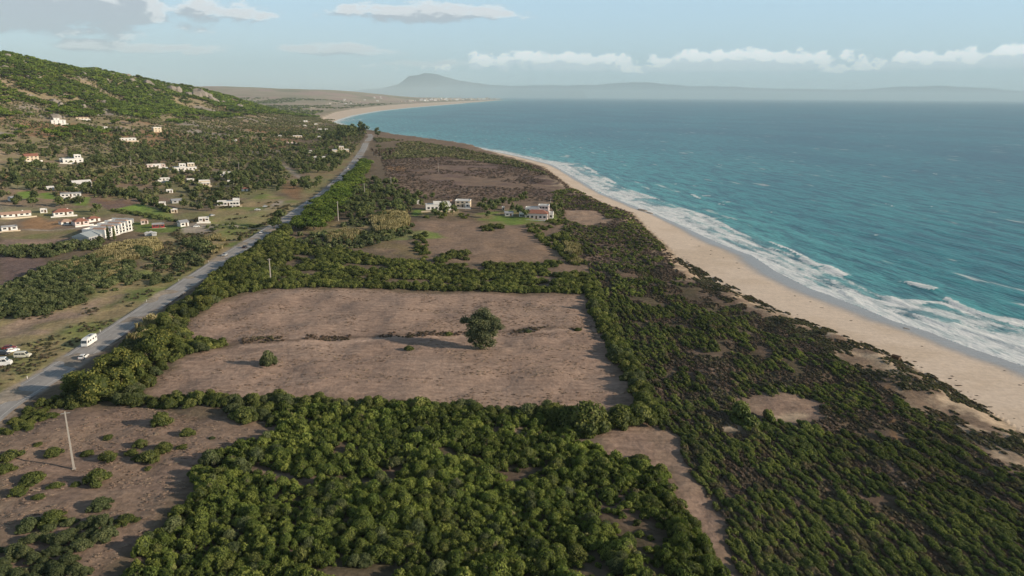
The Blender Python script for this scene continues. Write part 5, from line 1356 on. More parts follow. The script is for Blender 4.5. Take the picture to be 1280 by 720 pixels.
rx, ry, rh = [], [], []
for pts, sp, h in [([(118, 320), (135, 309), (165, 303), (196, 300), (202, 312), (165, 326), (130, 336)], 1.9, 2.6), ([(66, 334), (115, 321), (118, 332), (80, 347)], 1.9, 2.4), ([(462, 276), (480, 268), (506, 266), (512, 280), (500, 290), (470, 292)], 2.4, 4.0),
                   ([(150, 425), (190, 402), (212, 398), (214, 405), (170, 432)], 1.7, 3.0), ([(408, 296), (430, 290), (452, 292), (440, 302), (412, 304)], 2.4, 3.0), ([(706, 305), (722, 308), (726, 330), (712, 330)], 2.2, 2.8), ([(90, 352), (150, 330), (160, 338), (110, 362)], 2.6, 1.8), ([(255, 300), (275, 292), (285, 305), (268, 318)], 2.6, 1.8)]:
    x, y = cells(pts, sp, seed=int(pts[0][0])); k = off_road(x, y, 7)
    k &= fbm(x, y, 12, 3, seed=5) > .36
    rx.append(x[k]); ry.append(y[k]); rh.append(np.full(k.sum(), h))
rx, ry, rh = map(np.concatenate, (rx, ry, rh))
mass('reeds', F_REED, T_REED, rx, ry, 1.6, rh * (.7 + .5 * np.random.RandomState(8).rand(len(rx))))
# rough grass and little bushes on the straw meadow
x, y = cells([(0, 402), (110, 374), (170, 340), (235, 352), (122, 426), (0, 500)], 1.7, seed=58); q = np.random.RandomState(58).rand(len(x))
k = (fbm(x, y, 16, 4, seed=158) + .2 * (q - .5) > .56) & off_road(x, y, 6.5)
mass('rough_grass', F_DUNE, T_SPECK, x[k], y[k], .5 + .5 * q[k], .3 + .4 * q[k], .05)
x, y = cells([(150, 330), (200, 300), (255, 268), (330, 240), (372, 250), (330, 292), (240, 350)], 2.6, seed=59); q = np.random.RandomState(59).rand(len(x))
k = (fbm(x, y, 22, 4, seed=159) + .2 * (q - .5) > .53) & off_road(x, y, 7) & keep_clear(x, y) & not_in(x, y, [[(225, 280), (272, 276), (345, 284), (300, 290), (226, 292)]])
mass('rough_grass', F_DUNE, T_SPECK, x[k], y[k], .8 + .8 * q[k], .5 + .7 * q[k], .05)

# ------------------------------------------------------------------ trees and bushes right of the road, beyond the field
x, y = cells([(368, 288), (384, 263), (408, 246), (436, 214), (450, 201), (464, 206), (452, 230), (432, 255), (424, 272), (398, 292)], 6.6, seed=61); k = off_road(x, y, 8.5); x, y = x[k], y[k]; z = z_at(x, y)
for i in range(min(len(x), 300)):
    s = random.uniform(.8, 1.25); RPINE.put((x[i], y[i], z[i]), s, 'light green pine in the dense row along the sea side of the far road', 'tree', 'pines along the far road', sz=s * .9)
x, y = cells([(430, 258), (455, 216), (470, 206), (500, 236), (522, 252), (516, 266), (470, 276), (428, 276)], 7.0, seed=62); k = off_road(x, y, 9); x, y = x[k], y[k]; z = z_at(x, y); q = np.random.RandomState(62).rand(len(x))
k = fbm(x, y, 30, 3, seed=162) > .36
for i in np.nonzero(k)[0][:200]:
    (GARD if q[i] < .55 else OLIV).put((x[i], y[i], z[i]), .65 + .5 * random.random(), 'mixed green tree in the copse between the far road and the coastal estate', 'tree', 'copse between the far road and the estate')
x, y = cells([(372, 306), (376, 288), (430, 276), (520, 268), (520, 292), (470, 305), (440, 312)], 4.6, seed=63); q = np.random.RandomState(63).rand(len(x))
k = (fbm(x, y, 24, 3, seed=163) > .52) & off_road(x, y, 8)
mass('roadside_scrub', F_GREY, T_FAR, x[k], y[k], 1.4 + 1.5 * q[k], 1.2 + 2 * q[k])
for i, (px, py) in enumerate([(426, 172), (432, 170), (438, 171), (444, 172), (436, 174), (430, 175), (448, 170), (452, 166), (472, 171), (428, 168), (441, 168), (456, 170)]):
    p = g1(px, py)
    CONI.put(p, random.uniform(1.3, 2.1), 'tall dark tree in the clump where the far road vanishes', 'tree', 'dark trees where the road vanishes')
for i in range(10):
    p = g1(466 + i * 3.0 + random.uniform(-1, 1), 193 + random.uniform(-3, 5))
    BROWN.put(p, random.uniform(.8, 1.2), 'brown leafless tree in the row right of the vanishing road', 'tree', 'brown trees right of the vanishing road')
GARD.put(g1(349, 284), 1.7, 'large dark tree right at the road where the side lane joins')
GARD.put(g1(343, 286), 1.2, 'smaller dark tree under the large one where the side lane joins')
lone('bush', HM[2], 357, 292, 6.0, 6.5, 'big yellow-green bush below the dark trees of the lane junction')
# dark brown heath
x, y = cells([(476, 198), (560, 190), (640, 204), (705, 228), (722, 250), (690, 252), (640, 250), (560, 252), (505, 247), (484, 225)], 4.2, seed=64); q = np.random.RandomState(64).rand(len(x))
w = sdf(x, y, gpoly([(535, 206), (620, 208), (660, 225), (640, 240), (560, 242), (528, 225)]))
k = (fbm(x, y, 40, 4, seed=164) > .38 + .17 * sstep(-10, 15, w)) & keep_clear(x, y)
mass('dead_heath', F_DRY, T_SPECK, x[k], y[k], 1.1 + 1.5 * q[k], .3 + .8 * q[k] ** 2, .05)
# the coast strip farther along
x, y = cells([(466, 172), (530, 178.5), (588, 187), (640, 199.5), (700, 226), (640, 208), (560, 196), (478, 200)], 5.0, seed=65); q = np.random.RandomState(65).rand(len(x))
k = (fbm(x, y * .5, 50, 4, seed=165) > .34) & off_road(x, y, 9) & (grid_at(GDD, x, y) > 1)
mass('headland_scrub', F_HILL, T_SPECK, x[k], y[k], 1.6 + 1.6 * q[k], 1.0 + 1.6 * q[k])
x, y = cells([(690, 240), (720, 236), (764, 260), (790, 268), (812, 292), (846, 326), (838, 334), (738, 334), (716, 330), (704, 290)], 3.4, seed=66); q = np.random.RandomState(66).rand(len(x))
k = (fbm(x, y, 26, 4, seed=166) > .47) & (grid_at(GDD, x, y) > 2) & keep_clear(x, y) & not_in(x, y, [[(705, 262), (748, 264), (765, 278), (730, 282), (708, 276)]])
xs, ys, qs = x[k], y[k], q[k]
cb = Patch(); cb.add(xs, ys, 1.3 + 1.6 * qs, .8 + 1.2 * qs)
X_, Y_, Z_, R_, H_ = cb.get(); m = split_largest(X_, Y_, Z_, R_, H_, 160)
WM = [geo_mesh('shore_bush', g, [F_COAST]) for g in W_MID]
place_individuals('shore_bush', WM, X_[m], Y_[m], Z_[m], R_[m], H_[m], 'low dark bush between the pinkish villa and the beach', 'bush', 'bushes between the villa and the beach', stretch=np.full(len(X_), 1.6))
n = ~m
mass('shore_scrub', F_COAST, W_FAR, X_[n], Y_[n], R_[n], H_[n])
x, y = cells([(640, 200), (690, 215), (720, 236), (764, 258), (792, 268), (812, 290), (848, 326), (838, 334), (738, 334), (712, 300), (700, 250), (690, 246), (720, 244), (700, 228)], 2.6, seed=67); q = np.random.RandomState(67).rand(len(x))
k = (grid_at(GDD, x, y) > 3) & (q < .85) & keep_clear(x, y) & not_in(x, y, [[(705, 262), (748, 264), (765, 278), (730, 282), (708, 276)]])
mass('brown_heath', F_DRY, T_SPECK, x[k], y[k], .9 + 1.1 * q[k], .4 + .8 * q[k], .05)
# bushes of the plots around the estate
ES = []
for pts, sp, keep in [([(660, 288), (672, 287), (700, 306), (704, 318), (694, 316)], 4.5, .9), ([(518, 296), (532, 292), (536, 330), (524, 332)], 4.0, .7), ([(690, 296), (706, 290), (722, 330), (708, 336)], 4.0, .8), ([(545, 320), (585, 312), (585, 326), (545, 330)], 4.2, .5), ([(600, 284), (626, 282), (628, 288), (602, 290)], 3.6, .8), ([(655, 283), (700, 276), (704, 284), (668, 290)], 5, .6), ([(516, 270), (590, 268), (588, 274), (520, 276)], 5.5, .45)]:
    x, y, r, h = strip(pts, sp, (1.6, 3.2), (1.3, 3.2), int(pts[0][0]) + 3, keep); ES.append((x, y, r, h))
x, y, r, h = map(np.concatenate, zip(*ES)); z = z_at(x, y)
place_individuals('plot_bush', [geo_mesh('plot_bush', g, [F_HEDGE]) for g in T_MID], x, y, z, r, h, 'dark green bush scattered on the brown plots around the coastal estate', 'bush', 'bushes on the plots around the estate')
for (px, py, s, lb) in [(556, 270, 1.6, 'largest dark tree on the lawn, in front of the long white house'), (546, 272, 1.1, 'smaller tree left of the largest tree on the estate lawn'), (566, 268, 1.1, 'round tree right of the largest tree on the estate lawn')]:
    GARD.put(g1(px, py), s, lb)
spots = [(600, 262), (606, 266), (612, 262), (618, 265), (622, 260), (628, 256), (640, 258), (646, 254), (651, 252), (656, 250), (648, 266), (652, 270), (690, 262), (694, 268), (698, 272), (700, 264), (702, 258), (694, 252), (640, 264), (615, 256), (606, 256), (500, 256), (508, 254), (516, 250), (524, 248), (532, 250), (540, 248), (528, 258), (658, 272), (610, 272)]
for (px, py) in spots:
    GARD.put(g1(px, py), random.uniform(.7, 1.25), 'dark garden tree around the houses of the coastal estate', 'tree', 'garden trees of the coastal estate')
# ------------------------------------------------------------------ lush trees between the road and the field
for (px, py, s, lb) in [(118, 502, 1.5, 'broad leafy tree nearest the road corner of the mown field, lowest of the roadside clump'), (96, 494, 1.1, 'yellow-green rounded tree at the road edge left of the lowest roadside tree'), (150, 492, 1.25, 'dense round tree right of the lowest roadside tree'),
                        (172, 476, 1.3, 'big dark roadside tree beside the left end of the field'), (186, 456, 1.35, 'tall leafy tree at the left tip of the field'), (200, 440, 1.3, 'rounded roadside tree above the left tip of the field'),
                        (150, 462, 1.2, 'leafy tree overhanging the road opposite the white car'), (136, 474, 1.2, 'shaggy tree at the road edge below the one opposite the white car'), (214, 428, 1.0, 'yellowish tree left of the hedge spur into the field'), (206, 412, 1.0, 'pale feathery tree at the roadside beyond the camper van'),
                        (252, 388, 1.0, 'grey-green tree halfway up the roadside strip'), (268, 376, 1.1, 'dense tree near the upper left corner of the field'), (300, 355, 1.0, 'rounded tree at the roadside above the upper left field corner')]:
    BROAD.put(g1(px, py), s, lb)
# trees of the far plain
x, y = world_cells(-2600, 200, 2600, 7500, 34, 71); q = np.random.RandomState(71).rand(len(x)); k = (fbm(x, y * .5, 300, 4, seed=171) + .1 * (q - .5) > .55) & (grid_at(GDD, x, y) > 60)
mass('plain_woods', F_DARK, T_SPECK, x[k], y[k], 6 + 7 * q[k], 3 + 5 * q[k])
# rocks along the crest
ROCK = plain('granite', (0.27, 0.235, 0.20), 0.9, 0.3, 0.5)
rk_me = []
for k in range(5):
    rs_ = np.random.RandomState(800 + k); V, F = ICO2; d_ = 1 + .5 * (fbm(V[:, 0] * 3 + 9 * k, V[:, 1] * 3 + V[:, 2] * 2, 1.6, 3, seed=k) - .5) + rs_.normal(size=len(V)) * .07
    V = V * d_[:, None]; V = np.round(V * 3) / 3 * .35 + V * .65
    rk_me.append(np_mesh('boulder', V, F.ravel(), np.arange(len(F)) * 3, mats=[ROCK], smooth=False))
x, y = world_cells(-1300, -600, 1150, 2650, 26, 72); u_ = hill_u(x, y); q = np.random.RandomState(72).rand(len(x))
k = (u_ > .5) & (u_ < 1.03) & (fbm(x, y, 90, 3, seed=172) + .25 * sstep(.8, .98, u_) > .60); x, y, q = x[k], y[k], q[k]; z = z_at(x, y); k = in_view(x, y, z)
for i in np.nonzero(k)[0][:200]:
    o = link('boulder', rk_me[i % 5]); s = 2.2 + 5.5 * q[i] ** 2; o.location = (x[i], y[i], z[i] + s * .2); o.scale = (s * 1.2, s, s * (.7 + .5 * random.random())); o.rotation_euler = (0, 0, random.random() * 6.28)
    tag(o, 'pale boulder lying among the pines near the hill crest', 'rock', 'pale boulders of the hill')
for i, (px, py, s) in enumerate([(246, 121, 9), (252, 120.5, 12), (258, 122, 10), (264, 125, 7), (214, 113.5, 8), (221, 115.5, 9), (186, 106, 7), (270, 127, 6), (18, 74, 3.5), (9, 71, 4), (30, 78, 3), (300, 134, 6), (165, 102, 6), (236, 119, 6)]):
    p = g1(px, py + 1.5); o = link('crag', rk_me[i % 5]); s *= 1.7; o.location = (p[0], p[1], p[2] + s * .35); o.scale = (s * 1.25, s, s * .95); o.rotation_euler = (.2, .25, i * 1.1)
    tag(o, 'big pale rocky crag breaking the skyline of the wooded hill', 'rock', 'pale crags on the skyline')
for (px, py, s, lb) in [(803, 264, 4.5, 'dark flat rock awash in the surf where the beach narrows'), (812, 267, 3.0, 'small dark rock right of the flat rock in the surf'), (1133, 412, 1.6, 'dark stone in the shallow surf of the near beach'), (1100, 404, 1.5, 'dark stone at the wet edge of the near beach')]:
    p = plane([(px, py)], 0)[0]; o = link('surf_rock', rk_me[0]); o.location = (p[0], p[1], 0.1); o.scale = (s * 1.5, s, s * .35); o.rotation_euler = (0, 0, WIND); tag(o, lb, 'rock')
# ------------------------------------------------------------------ road and its markings
ASPH, t = new_mat('asphalt')
ob = t.n('ShaderNodeTexCoord').outputs['Object']
nz = t.noise(ob, 0.12, 5, 0.6); nz2 = t.noise(ob, 2.2, 3, 0.6)
uvl = t.n('ShaderNodeAttribute', attribute_name='across').outputs[2]
trk = t.math('MULTIPLY_ADD', t.math('COSINE', t.math('MULTIPLY', uvl, 3.5 * math.pi)), -0.05, 1.0)
c = t.mix(t.ramp(nz, .35, .65), (0.320, 0.298, 0.280, 1), (0.400, 0.372, 0.350, 1))
c = t.mix(1.0, c, t.math('MULTIPLY', t.ramp(nz2, .3, .7, .9, 1.1), trk), 'MULTIPLY')
b = t.n('ShaderNodeBsdfPrincipled', {'Base Color': c, 'Roughness': 0.8, 'Specular IOR Level': 0.25}); t.n('ShaderNodeOutputMaterial', {0: b})
PAINT = plain('road_paint', (0.58, 0.56, 0.53), 0.7, 0.35, 0.6)
rl = smooth_line(road[::4], 14)
keep_ = [0]
for i in range(1, len(rl)):
    if np.linalg.norm(rl[i] - rl[keep_[-1]]) > 2.5: keep_.append(i)
rl = rl[keep_]
tg = np.gradient(rl, axis=0); tg /= np.linalg.norm(tg, axis=1)[:, None]; nr_ = np.stack([tg[:, 1], -tg[:, 0]], 1)
cum = np.concatenate([[0], np.cumsum(np.linalg.norm(np.diff(rl, axis=0), axis=1))])
zr = z_at(rl[:, 0], rl[:, 1]); zr = np.convolve(np.pad(zr, 6, mode='edge'), np.ones(13) / 13, 'valid')
def ribbon(o0, o1, dz, n=2, sel=slice(None)):
    c0 = rl[sel]; k = nr_[sel]; z = zr[sel]
    cols = [np.concatenate([c0 + k * o, (z + dz)[:, None]], 1) for o in np.linspace(o0, o1, n)]
    V = np.stack(cols, 1).reshape(-1, 3); return V, grid_faces(len(c0), n)
HWID = 5.0
V, f = ribbon(-HWID, HWID, 0.16, 9)
me = np_mesh('road', V, f.ravel(), np.arange(len(f)) * 4, mats=[ASPH], smooth=True, attrs={'across': ('FLOAT', np.tile(np.linspace(-1, 1, 9), len(rl)))})
tag(link('road', me), kind='structure')
Vm, Fm, nn = [], [], 0
for o in (-3.75, 3.75):
    V, f = ribbon(o - .1, o + .1, 0.175); Vm.append(V); Fm.append(f + nn); nn += len(V)
s_ = 0.0
while s_ < cum[-1] - 6:
    i0, i1 = np.searchsorted(cum, s_), np.searchsorted(cum, s_ + 4.5)
    if i1 > i0 + 0 and i1 < len(rl):
        V, f = ribbon(-.08, .08, 0.175, 2, slice(i0, i1 + 1))
        if len(f): Vm.append(V); Fm.append(f + nn); nn += len(V)
    s_ += 12.0
V = np.vstack(Vm); f = np.vstack(Fm)
tag(link('road_markings', np_mesh('road_markings', V, f.ravel(), np.arange(len(f)) * 4, mats=[PAINT])), kind='structure')
def road_at(px, py, off):
    p = g1(px, py); i = int(np.argmin(((rl - p[:2]) ** 2).sum(1))); q = rl[i] + nr_[i] * off
    return np.array([q[0], q[1], zr[i] + 0.17]), math.atan2(tg[i][1], tg[i][0])

# ------------------------------------------------------------------ vehicles (x forward, base at the ground)
PW_ = plain('white_car_paint', (0.80, 0.80, 0.78), 0.3, 0.04, 0.5, spec=0.5); PD = plain('dark_car_paint', (0.03, 0.035, 0.045), 0.3, 0.1, 0.5, spec=0.5); PR = plain('red_car_paint', (0.23, 0.03, 0.03), 0.35, 0.1, 0.5, spec=0.5); PS = plain('silver_car_paint', (0.45, 0.46, 0.47), 0.3, 0.05, .5, spec=.5)
PC = plain('cream_van_paint', (0.74, 0.70, 0.58), 0.35, 0.05, .5, spec=.5)
TYRE = plain('tyre_rubber', (0.02, 0.02, 0.02), 0.8, 0.1, 3); RIM = plain('steel_rim', (0.4, 0.4, 0.4), 0.4, 0.1, 3, metal=.6); LAMP = plain('lamp_glass', (0.75, 0.74, 0.7), 0.2, 0.05, 2, spec=.6); TAIL = plain('tail_lamp_red', (0.35, 0.02, 0.02), 0.3, 0.05, 2)
BUMP = plain('grey_plastic', (0.12, 0.12, 0.12), 0.6, 0.1, 2)
def profile_me(name, prof, w0, w1, zsplit, mat, bev=0.07):
    """a side outline (x, z) drawn out to a width w0 below zsplit and narrowing to w1 at the top"""
    b = bmesh.new(); zt = max(p[1] for p in prof)
    def half(z): return 0.5 * (w0 if z <= zsplit else w0 + (w1 - w0) * (z - zsplit) / max(zt - zsplit, 1e-6))
    L = [b.verts.new((x, half(z), z)) for x, z in prof]; Rr = [b.verts.new((x, -half(z), z)) for x, z in prof]
    n = len(prof)
    for i in range(n): b.faces.new((L[i], L[(i + 1) % n], Rr[(i + 1) % n], Rr[i]))
    b.faces.new(L[::-1]); b.faces.new(Rr)
    bmesh.ops.recalc_face_normals(b, faces=b.faces)
    bmesh.ops.bevel(b, geom=[e for e in b.edges], offset=bev, segments=2, affect='EDGES', clamp_overlap=True)
    me = bpy.data.meshes.new(name); b.to_mesh(me); b.free(); me.materials.append(mat); return me
def quad_me(name, pts, mat, thick=0.03):
    b = bmesh.new(); p = [Vector(q) for q in pts]; n = (p[1] - p[0]).cross(p[2] - p[0]).normalized()
    lo = [b.verts.new(q - n * thick) for q in p]; hi = [b.verts.new(q + n * thick) for q in p]
    m_ = len(p)
    b.faces.new(hi); b.faces.new(lo[::-1])
    for i in range(m_): b.faces.new((lo[i], lo[(i + 1) % m_], hi[(i + 1) % m_], hi[i]))
    bmesh.ops.recalc_face_normals(b, faces=b.faces)
    me = bpy.data.meshes.new(name); b.to_mesh(me); b.free(); me.materials.append(mat); return me
def wheel(root, x, y, r=0.32, w=0.22):
    g = Geo()
    for (rad, hw) in ((r, w / 2),):
        th = np.arange(18) * 2 * math.pi / 18
        rings = [(rad * .62, hw), (rad * .93, hw), (rad, hw * .7), (rad, -hw * .7), (rad * .93, -hw), (rad * .62, -hw)]
        V = np.vstack([np.stack([np.cos(th) * q, np.full(18, o), np.sin(th) * q], 1) for q, o in rings])
        F = [(i * 18 + j, i * 18 + (j + 1) % 18, (i + 1) * 18 + (j + 1) % 18, (i + 1) * 18 + j) for i in range(5) for j in range(18)]
        g.add(V, np.array(F), .5, True)
    wm = geo_mesh('wheel', g.done(), [TYRE]); wo = link('wheel', wm, root); wo.location = (x, y, r)
    s = 1 if y > 0 else -1
    b = bmesh.new(); bmesh.ops.create_cone(b, cap_ends=True, segments=14, radius1=r * .63, radius2=r * .5, depth=.06); bmesh.ops.rotate(b, verts=b.verts, matrix=Matrix.Rotation(-s * math.pi / 2, 3, 'X'))
    me = bpy.data.meshes.new('rim'); b.to_mesh(me); b.free(); me.materials.append(RIM); ro = link('rim', me, wo); ro.location = (0, s * w * .42, 0)
def make_car(name, paint, L=4.2, W=1.75, H=1.48, van=False):
    root = empty(name, (0, 0, 0))
    h = L / 2
    if van: prof = [(-h, .35), (-h, H * .55), (-h + .08, H - .1), (-h + .3, H), (h - 1.55, H), (h - .85, H * .60), (h - .1, H * .50), (h, H * .36), (h, .35), (h - .6, .25), (-h + .4, .25)]
    else: prof = [(-h, .38), (-h, .86), (-h + .35, .98), (-h + .75, H - .06), (-h + 1.15, H), (.15, H), (.95, .98), (h - .25, .80), (h, .62), (h, .36), (h - .5, .24), (-h + .5, .24)]
    zs = H * .55 if van else .95
    link('body', profile_me('body', prof, W, W * (.88 if van else .74), zs, paint), root)
    tw = lambda z: (W + (W * (.88 if van else .74) - W) * max(0, (z - zs) / (H - zs))) / 2 + .012
    if van:
        z0, z1 = H * .60, H * .86
        for s in (1, -1):
            for (a, c_) in ((-h + .35, -h + 1.5), (-h + 1.65, h - 2.6)):
                link('side_window', quad_me('side_window', [(a, s * tw(z0), z0), (c_, s * tw(z0), z0), (c_, s * tw(z1), z1), (a, s * tw(z1), z1)], PANE, .012), root)
            link('side_window', quad_me('side_window', [(h - 2.4, s * tw(z0), z0), (h - 1.1, s * tw(z0), z0), (h - 1.55, s * tw(z1), z1), (h - 2.4, s * tw(z1), z1)], PANE, .012), root)
        ws = [(h - .88, .44 * W, H * .63), (h - .88, -.44 * W, H * .63), (h - 1.46, -.40 * W, H * .94), (h - 1.46, .40 * W, H * .94)]
        rw = [(-h - .01, .38 * W, H * .6), (-h - .01, -.38 * W, H * .6), (-h + .07, -.36 * W, H * .88), (-h + .07, .36 * W, H * .88)]
    else:
        z0, z1 = 1.0, H - .1
        for s in (1, -1):
            link('side_window', quad_me('side_window', [(-h + .55, s * tw(z0), z0), (-.42, s * tw(z0), z0), (-.42, s * tw(z1), z1), (-h + .95, s * tw(z1), z1)], PANE, .012), root)
            link('side_window', quad_me('side_window', [(-.34, s * tw(z0), z0), (.78, s * tw(z0), z0), (.22, s * tw(z1), z1), (-.34, s * tw(z1), z1)], PANE, .012), root)
        ws = [(.90, .41 * W, 1.03), (.90, -.41 * W, 1.03), (.22, -.36 * W, H - .05), (.22, .36 * W, H - .05)]
        rw = [(-h + .40, .41 * W, 1.03), (-h + .40, -.41 * W, 1.03), (-h + .74, -.36 * W, H - .10), (-h + .74, .36 * W, H - .10)]
    link('windscreen', quad_me('windscreen', ws, PANE, .02), root); link('rear_window', quad_me('rear_window', rw, PANE, .02), root)
    for s in (1, -1):
        link('headlight', box_me('headlight', h - .12, h + .012, s * W * .33 - .17, s * W * .33 + .17, .58, .72, LAMP), root)
        link('tail_light', box_me('tail_light', -h - .012, -h + .1, s * W * .40 - .1, s * W * .40 + .1, .62, .86, TAIL), root)
        for x in (h - .85, -h + .78): wheel(root, x, s * (W / 2 - .1))
    link('bumper', box_me('bumper', h - .08, h + .04, -W * .44, W * .44, .32, .50, BUMP, .02), root)
    return root
def children(o): return [c for c in bpy.data.objects if c.parent == o]
def copy_tree(o, parent=None):
    c = o.copy(); col.objects.link(c)
    if parent is not None: c.parent = parent
    for ch in children(o): copy_tree(ch, c)
    return c
def set_at(o, p, rz, label, cat, group=None):
    o.location = p; o.rotation_euler = (0, 0, rz); tag(o, label, cat, group); return o
# the camper van coming down the near lane
mh = empty('motorhome', (0, 0, 0))
L_ = 7.0; h = L_ / 2
prof = [(-h, .45), (-h, 2.5), (-h + .15, 2.82), (-h + .5, 2.9), (h - 1.5, 2.9), (h - .75, 2.75), (h - .35, 2.45), (h - .05, 1.35), (h, .8), (h, .42), (h - .5, .32), (-h + .6, .32)]
link('body', profile_me('body', prof, 2.25, 2.05, 1.4, PW_, .10), mh)
link('windscreen', quad_me('windscreen', [(h - .045, .92, 1.42), (h - .045, -.92, 1.42), (h - .315, -.88, 2.36), (h - .315, .88, 2.36)], PANE, .03), mh)
for s in (1, -1):
    for (a, c_, z0, z1) in ((h - 1.5, h - .75, 1.45, 2.15), (h - 2.9, h - 2.1, 1.55, 2.1), (-h + 2.2, -h + 3.0, 1.55, 2.1), (-h + .5, -h + 1.2, 1.6, 2.1)):
        yy = s * (2.25 / 2 - .1 * (1.8 - 1.4) / 1.5 + .02)
        link('side_window', box_me('side_window', a, c_, min(yy - .03, yy + .03), max(yy - .03, yy + .03), z0, z1, PANE), mh)
    link('headlight', box_me('headlight', h - .1, h + .03, s * .8 - .2, s * .8 + .2, .72, .92, LAMP), mh)
    link('tail_light', box_me('tail_light', -h - .02, -h + .1, s * .95 - .08, s * .95 + .08, .8, 1.3, TAIL), mh)
    link('wing_mirror', box_me('wing_mirror', h - .55, h - .4, s * 1.30 - .1, s * 1.30 + .1, 1.5, 1.9, BUMP, .02), mh)
    for x in (h - 1.1, -h + 1.7): wheel(mh, x, s * .98, .36, .26)
link('habitation_door', box_me('habitation_door', -.6, .05, -1.135, -1.09, .5, 2.25, PC), mh)
link('roof_vent', box_me('roof_vent', -1.9, -1.2, -.35, .35, 2.88, 3.02, BUMP, .03), mh); link('roof_vent', box_me('roof_vent', .5, 1.2, -.35, .35, 2.88, 3.02, PW_, .03), mh)
link('solar_panel', box_me('solar_panel', -.9, .3, -.6, .6, 2.93, 2.97, PANE), mh)
link('bumper', box_me('bumper', h - .1, h + .05, -1.05, 1.05, .36, .62, PW_, .03), mh)
p, a = road_at(115, 430, -2.2); set_at(mh, p, a + math.pi, 'white camper van driving toward the viewer on the near road, throwing a long shadow', 'camper van')
car_w = make_car('car', PW_); p, a = road_at(103, 447.5, 2.6); set_at(car_w, p, a, 'white hatchback driving away just below the camper van on the near road', 'car')
car_d = make_car('car', PD); p, a = road_at(306, 310.5, 1.9); set_at(car_d, p, a, 'dark car driving on the middle of the road below the lane junction', 'car')
car_s = make_car('car', PS); p, a = road_at(284, 320, -2.3); set_at(car_s, p, a + math.pi, 'pale grey car on the left lane, between the camper van and the dark car', 'car')
c = copy_tree(car_w); p, a = road_at(326, 293, -2.1); set_at(c, p, a + math.pi, 'white car at the lane junction beside the dark roadside trees', 'car')
for (px, py, off, src, lb) in [(385, 255, -2, car_w, 'white car on the far road just past the junction trees'), (421, 229, -2, car_d, 'dark car in the far bend of the road, the nearer of two'), (437, 211, -2, car_w, 'small white car higher in the far bend of the road'), (446, 199, 2, car_d, 'tiny dark car close to where the road vanishes'), (452, 189, -2, car_s, 'tiny pale car closest to where the road vanishes')]:
    c = copy_tree(src); p, a = road_at(px, py, off); set_at(c, p, a + (math.pi if off < 0 else 0), lb, 'car')
# vehicles parked on the grass at the left edge
vn = make_car('van', PC, 4.9, 1.9, 1.98, van=True); set_at(vn, g1(29, 446.5), 0.12, 'cream and white van parked on the grass by the road', 'van')
v2 = make_car('camper', PW_, 5.9, 2.1, 2.7, van=True); set_at(v2, g1(2, 457), 0.30, 'larger white van cut by the left picture edge on the grass', 'van')
c = copy_tree(car_d); set_at(c, g1(4, 443.5), 0.2, 'dark car parked at the left picture edge behind the larger white van', 'car')
cr = make_car('car', PR); set_at(cr, g1(12, 436.5), 0.15, 'dark red car parked behind the others on the grass', 'car')
c = copy_tree(car_w); set_at(c, g1(15.5, 440), 1.0, 'small white car parked between the red car and the cream van', 'car')
for (px, py, src, rz, lb) in [(246, 284, car_w, .4, 'white car on the pale parking area by the side lane'), (265, 270, car_s, 1.2, 'pale car parked under trees beyond the parking area'), (291, 259, car_s, 1.0, 'pale car in front of the wide veranda house'), (322, 263, car_w, .1, 'left of two white cars beside the roadside gravel heap'), (332, 259, car_w, .1, 'right of two white cars beside the roadside gravel heap')]:
    c = copy_tree(src); set_at(c, g1(px, py), rz, lb, 'car')

# ------------------------------------------------------------------ poles
CONC = plain('pale_concrete', (0.36, 0.33, 0.295), 0.9, 0.2, 1.5); STEEL = plain('galvanised_steel', (0.30, 0.30, 0.29), 0.6, 0.15, 2); CERA = plain('brown_ceramic', (0.12, 0.06, 0.04), 0.3, 0.1, 4)
def tapered(name, h, b0, b1, mat):
    g = Geo(); V = []; n = 8; F = []
    for i in range(n + 1):
        f = i / n; r = (b0 + (b1 - b0) * f) / 2; zz = -0.3 + (h + .3) * f
        V += [(-r, -r * .8, zz), (r, -r * .8, zz), (r, r * .8, zz), (-r, r * .8, zz)]
    for i in range(n):
        for j in range(4): F.append((i * 4 + j, i * 4 + (j + 1) % 4, i * 4 + 4 + (j + 1) % 4, i * 4 + 4 + j))
    F.append((n * 4, n * 4 + 1, n * 4 + 2, n * 4 + 3)); g.add(np.array(V), np.array(F), .5)
    return geo_mesh(name, g.done(), [mat])
def utility_pole(px, py, h, b0, label, arm=True, mat=None, rz=0.5):
    p = g1(px, py); o = empty('utility_pole', p, rz, label, 'utility pole', None)
    link('shaft', tapered('shaft', h, b0, b0 * .55, mat or CONC), o)
    link('footing', box_me('footing', -b0 * .9, b0 * .9, -b0 * .9, b0 * .9, -.4, .18, CONC, .03), o)
    if arm:
        a = link('crossarm', box_me('crossarm', -1.0, 1.0, -.06, .06, h - .55, h - .42, STEEL), o)
        for x in (-.9, 0, .9):
            b = bmesh.new(); bmesh.ops.create_cone(b, cap_ends=True, segments=8, radius1=.07, radius2=.04, depth=.24); bmesh.ops.translate(b, verts=b.verts, vec=(x, 0, h - .30 if x else h + .12))
            me = bpy.data.meshes.new('insulator'); b.to_mesh(me); b.free(); me.materials.append(CERA); link('insulator', me, a)
    return o
utility_pole(92.5, 586, 14.6, .46, 'tall pale concrete pole standing on the bare ground at the lower left', True)
utility_pole(339, 356.5, 12.6, .62, 'concrete pole in the bushes at the upper left corner of the mown field')
utility_pole(423, 276, 13.5, .6, 'concrete pole in front of the light green pines of the far road')
utility_pole(456, 247, 12.0, .55, 'concrete pole in the copse behind the light green pines')
utility_pole(299, 215, 11, .5, 'pole on the village slope right of the square white house')
